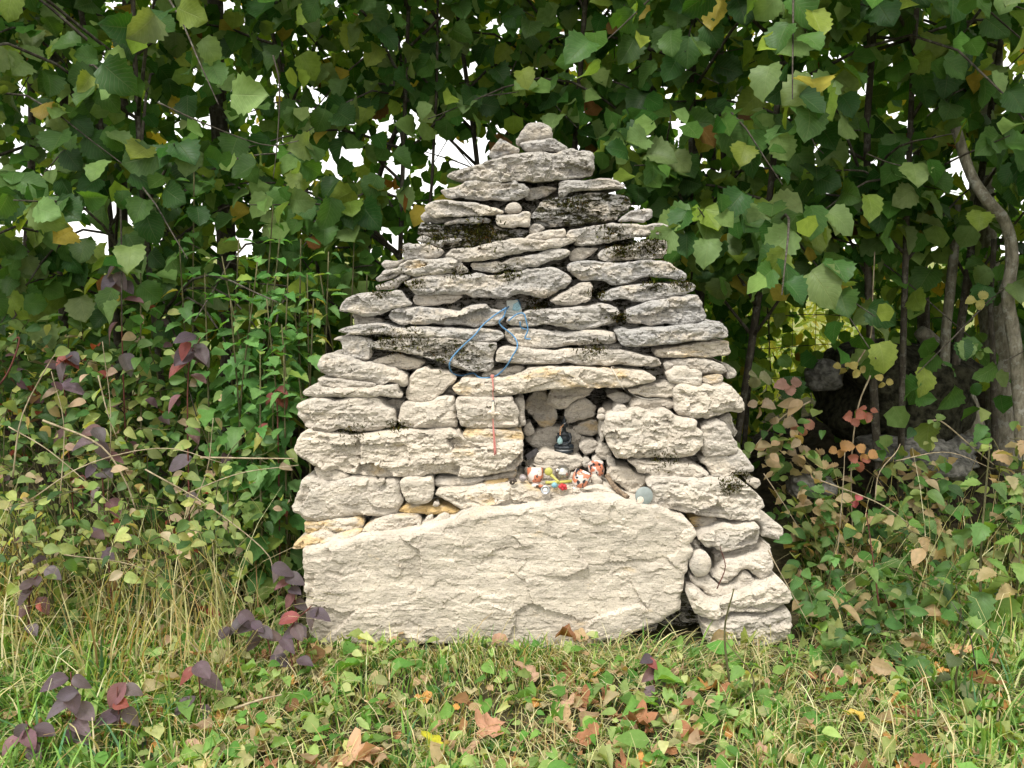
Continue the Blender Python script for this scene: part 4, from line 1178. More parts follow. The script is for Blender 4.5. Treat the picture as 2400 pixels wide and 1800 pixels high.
def pole(name, label, cat, pts, r0, r1, mat, Y, group=None, seed=0):
    """a trunk or pole drawn by the places it passes"""
    w = [P(a, b, Y if np.isscalar(Y) else Y[i]) for i, (a, b) in enumerate(pts)]
    line = spline(w, max(8, 4 * len(w)))
    n = len(line)
    base = line[-1].copy() if line[-1][2] < line[0][2] else line[0].copy()
    e = tag(empty(name, tuple(base)), label, cat, group)
    rr = np.linspace(r0, r1, n) * (1 + 0.10 * fbm(line * 9, seed, 2))
    MB().tube(line - base, rr, 12, wob=0.04, seed=seed).build('trunk', mat, e)
    return e, line
TR = [('dark slim hazel trunk at the far edge of the hedge', [(60, -60), (75, 300), (60, 620), (40, 900), (30, 1200)], .014, .02, 1.7),
      ('dark straight trunk with a slanting neighbour', [(160, -60), (150, 250), (140, 500), (150, 800), (150, 1180)], .015, .022, 1.6),
      ('slanting dark trunk crossing behind the bright gap', [(90, 60), (150, 180), (230, 300), (320, 420), (420, 560), (470, 800)], .016, .024, 1.5),
      ('dark trunk between the bright gaps and the nettles', [(300, -60), (290, 200), (285, 400), (290, 700), (300, 1180)], .02, .03, 1.7),
      ('stout dark trunk behind the nettles', [(500, -80), (505, 150), (520, 350), (530, 560), (540, 900), (540, 1180)], .036, .045, 1.5),
      ('thin dark stem leaning beside the cairn top', [(1010, 150), (930, 300), (880, 450), (860, 600), (840, 760)], .008, .014, 1.4),
      ('thin arched branch behind the capstone', [(1300, 60), (1270, 180), (1230, 250), (1180, 330), (1120, 420)], .007, .011, 1.3),
      ('dark twin stems beside the cairn shoulder', [(1680, -60), (1690, 200), (1700, 400), (1690, 560), (1680, 800), (1680, 1100)], .016, .024, 1.5),
      ('second dark stem beside the cairn shoulder', [(1660, 200), (1672, 380), (1655, 560), (1640, 760), (1640, 1100)], .012, .018, 1.55),
      ('slim stem at the edge of the yellow-green glimpse', [(1790, 500), (1780, 700), (1760, 850), (1740, 1100)], .008, .012, 1.5)]
for i, (lab, pts, a, b, Y) in enumerate(TR):
    pole('hazel_sapling', lab, 'sapling', pts, a, b, M_BARK, Y, 'dark hedge saplings', i)
# ------------------------------------------------------------------ right-hand bank: boulder, pale trunks, wire
def lump(name, label, cat, px, py, Y, r, seed, mat=None, amp=0.34, props=None, n=56):
    c = P(px, py, Y)
    u = np.linspace(0, 2 * math.pi, n, endpoint=False)
    v = np.linspace(0.02, math.pi - 0.02, n // 2)
    uu, vv = np.meshgrid(u, v)
    d = np.stack([np.sin(vv) * np.cos(uu), np.sin(vv) * np.sin(uu), np.cos(vv)], 2).reshape(-1, 3)
    d = np.sign(d) * np.abs(d) ** 0.72
    k = 1 + amp * fbm(d * 1.3 + seed, seed, 3) + 0.35 * amp * facets(d[:, 0] + d[:, 1], d[:, 2], 0.5, 0.35, seed, 0.6, 0.4)
    V = d * k[:, None] * np.array(r)
    m = len(u)
    F = []
    for j in range(len(v) - 1):
        for i in range(m):
            F.append((j * m + i, (j + 1) * m + i, (j + 1) * m + (i + 1) % m, j * m + (i + 1) % m))
    F.append(tuple(range(m))[::-1]); F.append(tuple((len(v) - 1) * m + i for i in range(m)))
    o = mesh_obj(name, V, F, mat or M_STONE, None, True, tuple(c))
    tag(o, label, cat)
    return o
M_MOSSROCK = simple_mat('mossy_dark_rock', (0.030, 0.029, 0.018), 0.95, noise=0.75, nscale=38, spec=0.1, bump=0.02)  # mossy colour lowered further for the deep shade around the boulder
M_SHADEROCK = simple_mat('grey_shaded_rock', (0.135, 0.13, 0.115), 0.95, noise=0.55, nscale=45, spec=0.1, bump=0.012)  # grey darkened so the rocks on the bank look shaded
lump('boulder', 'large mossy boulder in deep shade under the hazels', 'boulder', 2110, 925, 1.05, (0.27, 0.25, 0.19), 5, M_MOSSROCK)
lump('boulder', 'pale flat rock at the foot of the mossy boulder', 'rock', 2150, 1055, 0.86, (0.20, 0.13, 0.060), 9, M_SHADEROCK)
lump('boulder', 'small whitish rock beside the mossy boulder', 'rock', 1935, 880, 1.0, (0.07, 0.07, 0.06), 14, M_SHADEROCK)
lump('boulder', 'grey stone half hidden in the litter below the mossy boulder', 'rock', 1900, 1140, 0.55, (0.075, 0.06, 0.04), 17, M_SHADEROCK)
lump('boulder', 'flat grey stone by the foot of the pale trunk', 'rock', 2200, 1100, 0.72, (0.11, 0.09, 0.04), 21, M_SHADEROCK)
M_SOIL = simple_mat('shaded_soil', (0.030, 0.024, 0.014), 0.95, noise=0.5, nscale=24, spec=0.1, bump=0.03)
def bank(name, label, x0, x1, y0, y1, h, seed):
    n1, n2 = 60, 24
    xs, ys = np.linspace(x0, x1, n1), np.linspace(y0, y1, n2)
    gx, gy = np.meshgrid(xs, ys)
    ex = np.clip(np.minimum(gx - x0, x1 - gx) / (0.25 * (x1 - x0)), 0, 1)
    ey = np.sin(np.pi * np.clip((gy - y0) / (y1 - y0), 0, 1)) ** 0.7
    pz = np.stack([gx.ravel(), gy.ravel(), 0 * gx.ravel()], 1)
    z = h * (ex * ey).ravel() * (1 + 0.35 * fbm(pz * 2.2, seed, 4)) - 0.05
    V = np.stack([gx.ravel(), gy.ravel(), z], 1)
    i = np.arange(n1 * n2).reshape(n2, n1)
    F = np.stack([i[:-1, :-1].ravel(), i[:-1, 1:].ravel(), i[1:, 1:].ravel(), i[1:, :-1].ravel()], 1)
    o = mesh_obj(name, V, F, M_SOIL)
    tag(o, kind='structure')
bank('terrain', '', 0.75, 4.6, 1.05, 2.6, 0.42, 3)
bank('terrain', '', -4.6, -0.2, 1.35, 2.7, 0.30, 8)

e, ln = pole('hazel_tree', 'stout lichened tree trunk at the edge of the shady bank', 'tree', [(2330, -80), (2320, 200), (2300, 450), (2320, 700), (2340, 900), (2350, 1120)], .040, .055, M_BARKL, 1.3, None, 31)
e, ln = pole('hazel_tree', 'crooked pale hazel stem bending beside the bright gap', 'tree', [(2240, 300), (2272, 400), (2310, 465), (2355, 520), (2372, 600), (2362, 700), (2378, 800), (2392, 950), (2398, 1090), (2400, 1180)], .016, .024, M_BARKL, [.62, .6, .55, .55, .55, .55, .55, .52, .5, .5], None, 32)
e, ln = pole('hazel_tree', 'short whitish trunk standing behind the mossy boulder', 'tree', [(2245, 480), (2235, 600), (2225, 700), (2216, 800), (2212, 1000)], .016, .018, M_BARKL, .9, None, 33)
e, ln = pole('hazel_tree', 'thin brown stem in front of the pale trunk', 'tree', [(2330, 560), (2322, 720), (2328, 850), (2330, 980), (2338, 1110)], .009, .012, M_BARK, .78, None, 34)
e, ln = pole('broken_stump', 'broken mossy stump slanting behind the boulder', 'stump', [(2155, 775), (2180, 800), (2220, 860), (2260, 950), (2280, 1050)], .025, .06, M_BARKL, 1.05, None, 35)
e, ln = pole('hazel_tree', 'dark upright trunk between the whitish trunk and the lichened one', 'tree', [(2150, 300), (2160, 600), (2165, 800), (2160, 1050)], .02, .03, M_BARK, 1.5, None, 36)

M_WIRE = simple_mat('rusted_wire', (0.035, 0.03, 0.028), 0.7, 0.3)
def wire_fence():
    Y = 1.75
    a, b = P(1740, 900, Y)[0], P(2330, 900, Y)[0]
    e = tag(empty('wire_fence', (a, Y, 0.2)), 'rusted wire mesh fence glimpsed behind the hedge', 'fence')
    base = np.array((a, Y, 0.2))
    zs = [0.22 + 0.14 * k for k in range(7)]
    for z in zs:
        pts = [np.array((a + (b - a) * t, Y + 0.01 * math.sin(5 * t), z + 0.012 * math.sin(9 * t + z * 7))) - base for t in np.linspace(0, 1, 10)]
        MB().tube(pts, 0.0018, 4).build('wire', M_WIRE, e)
    for k in range(12):
        x = a + (b - a) * k / 11
        MB().tube([np.array((x, Y, 0.2)) - base, np.array((x + 0.01, Y, 0.65)) - base, np.array((x, Y, 1.08)) - base], 0.0016, 4).build('wire', M_WIRE, e)
wire_fence()

# ------------------------------------------------------------------ plants
def along(line, t):
    t = np.clip(t, 0, 1) * (len(line) - 1.001)
    i = t.astype(int)
    return line[i] + (line[i + 1] - line[i]) * (t - i)[:, None]

def nettle(px, Y, top, label, seed, scale=1.0, pal=None, wts=None, n_obj=16, group='nettles beside the cairn', lean_px=0, kind='nettle', nm='nettle_plant', node=0.052):
    rg = np.random.default_rng(seed)
    b = P(px, 1200, Y); b[2] = gz(b[0], Y) - 0.01
    t = P(px + lean_px, top, Y + rg.uniform(-0.08, 0.02))
    mid = (b + t) / 2 + rg.normal(0, 0.03, 3)
    line = spline([b, mid, t], 14)
    L = np.linalg.norm(np.diff(line, axis=0), axis=1).sum()
    k = max(4, int(L * 0.86 / node))
    ts = np.linspace(0.16, 0.995, k)
    pos0 = along(line, ts)
    P_, A_, N_, S_ = [], [], [], []
    ph = rg.uniform(0, 6.28)
    for j in range(k):
        for s in (0, math.pi):
            th = ph + j * math.pi / 2 + s + rg.normal(0, 0.25)
            out = np.array((math.cos(th), math.sin(th), 0))
            up = ts[j] ** 3
            P_.append(pos0[j] + out * 0.012)
            A_.append(out * 1.0 + np.array((0, 0, -0.55 + 0.75 * up)) + rg.normal(0, 0.15, 3))
            N_.append(out * (0.45 - 0.6 * up) + np.array((0, -0.25, 1.0)) + rg.normal(0, 0.15, 3))
            S_.append(scale * (0.088 - 0.05 * ts[j] ** 2.2) * rg.uniform(0.75, 1.15))
    pos = np.array(P_)
    col = mixcol(rg, len(pos), pal or [(0.085, 0.215, 0.055), (0.145, 0.30, 0.09), (0.24, 0.34, 0.08), (0.38, 0.36, 0.09)], wts or (0.45, 0.4, 0.12, 0.03), 0.2)
    kp = clear_of_cairn(pos, 0.01)
    if kp.sum() == 0:
        return
    lv = dict(pos=pos[kp], a=np.array(A_)[kp], n=np.array(N_)[kp], size=np.array(S_)[kp], col=col[kp])
    return plant(nm, label, 'nettle' if kind == 'nettle' else 'plant', group, tuple(b), [(line, np.linspace(0.0042, 0.0018, 14) * max(scale, .6))], kind, lv, n_obj)

NET = [(560, .55, 560, 'nettle with its tip just below the bright gap'), (605, .48, 600, 'bushy nettle beside the tallest stand'), (640, .60, 480, 'tall nettle under the stout dark trunk'),
       (675, .50, 640, 'nettle with fresh green top in the middle of the stand'), (705, .58, 560, 'nettle leaning towards the cairn flank'), (735, .45, 700, 'nettle touching the left flank slabs'),
       (770, .62, 590, 'nettle rising behind the left flank slabs'), (660, .40, 760, 'shorter nettle in front of the stand'), (610, .38, 820, 'low nettle at the front of the stand'),
       (540, .45, 700, 'nettle at the thicket edge of the stand'), (480, .50, 640, 'nettle among the dogwood shrubs'), (420, .62, 560, 'thin nettle rising behind the dogwood shrubs'),
       (455, .66, 380, 'tallest nettle reaching into the hazel leaves'), (700, .36, 880, 'small nettle close to the flank of the cairn'), (830, .72, 560, 'nettle half hidden behind the upper left slabs'),
       (860, .75, 640, 'dark nettle tucked behind the cairn edge'), (330, .55, 640, 'nettle standing over the purple leaves'), (640, .33, 930, 'stunted nettle beside the dry twig'),
       (585, .52, 660, 'leafy nettle between the thicket and the tallest stand'), (655, .52, 560, 'upright nettle in the heart of the stand'), (690, .50, 720, 'nettle with broad middle leaves near the flank'),
       (720, .52, 640, 'slender nettle just clear of the flank'), (625, .46, 700, 'nettle with pale top in front of the trunk'), (750, .60, 640, 'nettle peeping over the left flank slabs'),
       (520, .52, 600, 'nettle rising over the yellow-green dogwood'), (665, .36, 830, 'nettle crowding the front of the stand')]
for i, (px, Y, top, lab) in enumerate(NET):
    nettle(px, Y - 0.12, top, lab, 300 + i, 1.1)

DW_PAL = [(0.10, 0.18, 0.05), (0.24, 0.32, 0.11), (0.36, 0.40, 0.14), (0.48, 0.36, 0.25), (0.05, 0.11, 0.035), (0.10, 0.06, 0.07), (0.30, 0.07, 0.05)]
def thicket(px, Y, top, width, label, seed, n_br=9, wts=(0.26, 0.30, 0.15, 0.11, 0.12, 0.04, 0.02), size=0.042, n_obj=60, kind='dogwood', name='dogwood_shrub', pal=None, cat='shrub', group=None, dens=44):
    rg = np.random.default_rng(seed)
    b = P(px, 1200, Y); b[2] = gz(b[0], Y) - 0.01
    zt = P(px, top, Y)[2]
    stems, P_, A_, N_ = [], [], [], []
    for k in range(n_br):
        h = zt * rg.uniform(0.55, 1.0)
        dx = rg.uniform(-1, 1) * width
        p0 = b + np.array((rg.uniform(-0.06, 0.06), rg.uniform(-0.05, 0.05), 0))
        p1 = p0 + np.array((dx * 0.45, rg.uniform(-0.12, 0.06), h * 0.75))
        p2 = p0 + np.array((dx, rg.uniform(-0.30, 0.08), h * rg.uniform(0.8, 1.0)))
        line = spline([p0, p1, p2], 10)
        stems.append((line, np.linspace(0.0026, 0.0010, 10)))
        L = np.linalg.norm(np.diff(line, axis=0), axis=1).sum()
        m = int(L * dens)
        pos = along(line, rg.uniform(0.04, 1.0, m) ** 0.85) + rg.normal(0, 0.040, (m, 3))
        th = rg.uniform(0, 6.28, m)
        A_.append(np.stack([np.cos(th), np.sin(th) - 0.3, rg.uniform(-0.7, 0.3, m)], 1))
        N_.append(np.array((0, -0.55, 0.85)) + rg.normal(0, 0.35, (m, 3)))
        P_.append(pos)
    pos, a, n = map(np.concatenate, (P_, A_, N_))
    kp = clear_of_cairn(pos, 0.01) & (pos[:, 2] > 0.02)
    pos, a, n = pos[kp], a[kp], n[kp]
    col = mixcol(rg, len(pos), pal or DW_PAL, wts, 0.22)
    sz = size * rg.uniform(0.6, 1.25, len(pos))
    stems = [s for s in stems if clear_of_cairn(s[0]).all()]
    return plant(name, label, cat, group, tuple(b), stems, kind, dict(pos=pos, a=a, n=n, size=sz, col=col), n_obj)
TH = [(30, .62, 620, .34, 'green dogwood shrub at the far side of the thicket'), (150, .55, 640, .34, 'dogwood shrub with purple leaves hanging under the bright gap'),
      (280, .60, 620, .34, 'dense dogwood shrub below the bright gap'), (400, .50, 690, .32, 'dogwood shrub beside the nettles'),
      (60, .25, 830, .34, 'faded dogwood shrub with pinkish leaves near the tall grass'), (210, .28, 860, .34, 'yellowing dogwood shrub with dry stalks'),
      (360, .30, 860, .34, 'pink-tinged dogwood shrub in the middle of the thicket'), (500, .28, 900, .30, 'yellow-green dogwood shrub in front of the nettles'),
      (110, .02, 1010, .36, 'low bleached shrub at the front of the thicket'), (300, .02, 1040, .36, 'low olive shrub tangled with dry twigs'),
      (480, .05, 1060, .32, 'low yellowish shrub near the foot of the cairn'), (610, .30, 1010, .20, 'dark green ivy-like shrub in the shade of the cairn')]
for i, (px, Y, top, w, lab) in enumerate(TH):
    front = i >= 4
    wt = (0.20, 0.36, 0.25, 0.09, 0.07, 0.015, 0.015) if front else (0.36, 0.20, 0.07, 0.06, 0.24, 0.05, 0.02)
    if i == 11:
        wt = (0.5, 0.06, 0.02, 0.01, 0.40, 0.0, 0.01)
    thicket(px, Y, top, w, lab, 500 + i, 11, wt, 0.038 if front else 0.046, dens=24 if front else 44)

# stalks with large dark purple dogwood leaves
PURP = [(0.115, 0.085, 0.105), (0.165, 0.125, 0.145), (0.21, 0.11, 0.125), (0.30, 0.085, 0.08), (0.09, 0.06, 0.08)]
def turf_Y(py):
    an = PITCH + math.atan((py - 900) / FPX)
    return CAM[1] + CAM[2] / math.tan(an)

def purple(path, Y, label, seed, n=10, size=0.052, wts=(0.35, 0.3, 0.22, 0.05, 0.08)):
    rg = np.random.default_rng(seed)
    Y = min(Y, turf_Y(path[0][1]) - 0.02)
    w = np.array([P(a, b, Y) for a, b in path])
    base = w[0].copy()
    base[2] = min(base[2], gz(base[0], Y))
    line = spline(np.vstack([base, w[1:]]) if len(w) > 2 else np.vstack([base, (base + w[-1]) / 2, w[-1]]), 12)
    ts = np.linspace(0.25, 1.0, n)
    pos = along(line, ts) + rg.normal(0, 0.010, (n, 3))
    sg = np.where(np.arange(n) % 2 == 0, 1.0, -1.0)
    a = np.stack([sg * rg.uniform(0.5, 1.0, n), rg.uniform(-0.9, -0.1, n), rg.uniform(-0.9, 0.1, n)], 1)
    nn = np.array((0, -0.55, 0.85)) + rg.normal(0, 0.25, (n, 3))
    col = mixcol(rg, n, PURP, wts, 0.2)
    lv = dict(pos=pos, a=a, n=nn, size=size * rg.uniform(0.75, 1.15, n), col=col)
    return plant('dogwood_seedling', label, 'seedling', 'purple dogwood seedlings', tuple(base), [(line, np.linspace(0.0028, 0.0014, 12))], 'dogwood', lv, n, M_REDSTEM)
purple([(700, 1500), (690, 1400), (665, 1320)], -0.12, 'purple-leaved seedling standing against the corner of the foot slab', 1, 9)
purple([(640, 1540), (620, 1480), (560, 1450)], -0.20, 'purple-leaved seedling sprawling beside the corner of the foot slab', 2, 10)
purple([(690, 1560), (680, 1480), (730, 1420)], -0.22, 'red and purple seedling nearest the foot slab', 3, 8, wts=(0.2, 0.25, 0.3, 0.2, 0.05))
purple([(190, 1760), (175, 1660), (165, 1575)], -0.42, 'tall purple seedling in the lush grass', 4, 9, 0.052)
purple([(95, 1800), (85, 1740), (60, 1690)], -0.48, 'purple seedling at the very corner of the grass', 5, 8, 0.052)
purple([(290, 1740), (278, 1670), (275, 1610)], -0.44, 'purple seedling with one long drooping leaf', 6, 7, 0.058)
purple([(470, 1670), (468, 1610), (462, 1550)], -0.36, 'small purple seedling among the tan fallen leaves', 7, 5, 0.055)
purple([(1540, 1620), (1530, 1580), (1520, 1545)], -0.22, 'dark purple seedling in front of the gap by the foot slab', 8, 7, 0.050)
purple([(430, 1100), (440, 900), (470, 790)], 0.20, 'purple and crimson dogwood stem in the thicket', 9, 12, 0.070, (0.3, 0.2, 0.2, 0.22, 0.08))
purple([(250, 1250), (240, 1120), (230, 1000)], 0.10, 'dark purple dogwood stem low in the thicket', 10, 11, 0.064)
purple([(280, 1000), (285, 750), (290, 620)], 0.35, 'purple dogwood stem under the bright gap', 11, 10, 0.066)
purple([(160, 1050), (150, 900), (160, 830)], 0.30, 'crimson and purple dogwood stem near the dry grass', 12, 7, 0.070, (0.25, 0.2, 0.2, 0.3, 0.05))
purple([(60, 1450), (70, 1390), (100, 1330)], -0.10, 'purple seedling over the rusty dock leaves', 13, 8, 0.055)
purple([(640, 1010), (650, 960), (640, 925)], 0.22, 'scarlet seedling between nettles and cairn', 14, 5, 0.050, (0, 0, 0.1, 0.9, 0))

# trailing brambles with three-part leaves on the shady bank
def bramble(path, Y, leaves, label, seed):
    rg = np.random.default_rng(seed)
    w = np.array([P(a, b, Y) for a, b in path])
    line = spline(w, 20)
    root = line[np.argmin(line[:, 2])]
    P_, A_, N_, S_, C_ = [], [], [], [], []
    for (lx, ly, s, c) in leaves:
        p = P(lx, ly, Y - 0.03)
        tilt = rg.uniform(-0.5, 0.5)
        for th in (-1.7, 0.0, 1.7):
            a = np.array((math.sin(th + tilt), -0.2 + rg.normal(0, 0.3), -math.cos(th + tilt)))
            P_.append(p + a * 0.006); A_.append(a); N_.append(np.array((0, -0.8, 0.5)) + rg.normal(0, 0.38, 3)); S_.append(s * 0.8 * rg.uniform(0.75, 1.2))
            C_.append(np.array(c) * rg.uniform(0.8, 1.2))
    lv = dict(pos=np.array(P_), a=np.array(A_), n=np.array(N_), size=np.array(S_), col=np.array(C_))
    return plant('bramble', label, 'bramble', 'brambles on the shady bank', tuple(root), [(line, np.linspace(0.002, 0.0028, 20))], 'hazel', lv, 60, M_DRYSTEM, 'cane')
YL, OR, RD, GR, PK = (0.44, 0.36, 0.12), (0.46, 0.25, 0.10), (0.38, 0.14, 0.10), (0.16, 0.24, 0.07), (0.33, 0.25, 0.17)
bramble([(2050, 590), (2045, 700), (2040, 790), (2010, 850)], .62, [(2070, 832, .040, YL), (2012, 862, .038, YL), (1975, 858, .034, YL), (2055, 745, .030, YL), (2072, 892, .028, YL)], 'bramble with pale yellow three-part leaves hanging before the boulder', 61)
bramble([(2000, 1300), (1995, 1100), (2010, 960), (2040, 880)], .50, [(2000, 975, .042, RD), (2035, 962, .040, RD), (1965, 1050, .044, OR), (2030, 1060, .044, OR), (2015, 1078, .036, RD), (2000, 1170, .034, (0.45, 0.10, 0.12))], 'bramble with orange and red leaves below the boulder', 62)
bramble([(1700, 1160), (1760, 1060), (1830, 980), (1900, 940)], .55, [(1780, 950, .05, PK), (1830, 990, .05, PK), (1880, 1000, .045, (0.46, 0.22, 0.16)), (1740, 1050, .045, GR), (1870, 1060, .05, PK), (1800, 1060, .05, (0.30, 0.27, 0.17)), (1850, 900, .05, (0.40, 0.22, 0.18)), (1775, 880, .05, (0.26, 0.26, 0.14))], 'withered pinkish bramble against the right flank', 63)
bramble([(2330, 1090), (2270, 1040), (2210, 990), (2180, 985)], .55, [(2190, 985, .032, GR), (2270, 1045, .032, GR), (2180, 1035, .028, (0.3, 0.33, 0.12)), (2300, 820, .035, GR), (2290, 700, .04, (0.40, 0.36, 0.12))], 'green bramble tip over the pale flat rock', 64)

# tall nettle and weeds on the right
BR = [(0.15, 0.28, 0.06), (0.20, 0.30, 0.08), (0.10, 0.19, 0.05), (0.30, 0.33, 0.10)]
nettle(2330, -0.02, 1040, 'tall bright green nettle at the edge of the picture', 401, 1.15, BR, (0.4, 0.35, 0.15, 0.1), 24, 'weeds on the right', -10, node=0.075)
nettle(2395, 0.10, 1180, 'second bright nettle behind the tall one', 402, 1.0, BR, (0.4, 0.35, 0.15, 0.1), 18, 'weeds on the right', 0)
nettle(2240, 0.0, 1370, 'short nettle with withered flower beside the tall one', 403, 0.9, BR, (0.3, 0.3, 0.2, 0.2), 18, 'weeds on the right', 0)
nettle(1735, -0.28, 1380, 'fresh green nettle in front of the lowest right stones', 404, 0.85, BR, (0.5, 0.3, 0.15, 0.05), 18, 'weeds on the right', -15)
nettle(1700, -0.34, 1500, 'low nettle below the lowest right stones', 405, 0.8, BR, (0.5, 0.3, 0.15, 0.05), 14, 'weeds on the right', 0)
nettle(1960, 0.15, 1230, 'slim dark-stemmed weed on the bank edge', 406, 0.8, None, None, 14, 'weeds on the right', 10)
nettle(2290, -0.35, 1470, 'drooping grey-green weed in the grass corner', 407, 0.95, [(0.11, 0.14, 0.07), (0.16, 0.19, 0.09), (0.10, 0.10, 0.08)], (0.4, 0.4, 0.2), 18, 'weeds on the right', -20)
GRN = [(0.07, 0.16, 0.04), (0.12, 0.22, 0.06), (0.22, 0.27, 0.09), (0.40, 0.30, 0.17), (0.04, 0.09, 0.03)]
WD = [(1880, .25, 1210, 'leafy green weed between the flank and the bank'), (1990, .10, 1290, 'broad weed in the middle of the bank edge'), (2120, .12, 1260, 'dark jagged weed on the bank edge'),
      (2220, .20, 1225, 'weed under the pale flat rock'), (1850, .05, 1330, 'weed beside the protruding right stone'), (2060, -.10, 1420, 'weed in the trodden grass'),
      (1940, .45, 1120, 'withered weed among dry stalks below the boulder'), (2080, .45, 1130, 'faded weed below the orange bramble'), (2300, .45, 1120, 'weed at the foot of the lichened trunk'),
      (1830, .50, 1060, 'dark weed close to the right flank'),
      (1780, .55, 900, 'withered tan weed rising beside the right flank'), (1900, .62, 960, 'sparse weed in front of the wire'), (2010, .60, 1000, 'withered weed before the boulder'),
      (2120, .60, 1020, 'leafy weed before the pale flat rock'), (2230, .55, 1000, 'weed screening the foot of the pale trunk'), (2380, .45, 900, 'tall weed under the crooked pale stem')]
for i, (px, Y, top, lab) in enumerate(WD):
    thicket(px, Y, top, .20, lab, 700 + i, 6, (0.36, 0.32, 0.14, 0.10, 0.08) if i < 6 else (0.16, 0.18, 0.26, 0.32, 0.08), 0.050, 30, 'nettle' if i % 2 else 'dogwood', 'weed_plant', GRN, 'weed', 'weeds on the bank', 34)

# sunny bush beyond the fence
rg = np.random.default_rng(5)
m = 1500
pos = np.stack([rg.normal(1.75, 0.55, m), rg.uniform(3.4, 4.6, m), rg.uniform(0.05, 1.0, m)], 1)
SB = dict(pos=pos, a=rg.normal(0, 1, (m, 3)) + np.array((0, 0, 0.4)), n=np.array((0, -0.6, 0.8)) + rg.normal(0, 0.4, (m, 3)), size=rg.uniform(0.08, 0.15, m), col=mixcol(rg, m, [(0.36, 0.42, 0.08), (0.45, 0.46, 0.12), (0.25, 0.34, 0.07)], (0.4, 0.3, 0.3)))
plant('meadow_bush', 'sunny yellow-green bush beyond the wire fence', 'bush', None, (1.75, 4.0, 0), [(spline([(1.75, 4.0, 0), (1.78, 4.0, 0.4), (1.8, 4.0, 0.8)], 6), np.linspace(0.012, 0.004, 6))], 'lance', SB, 0)

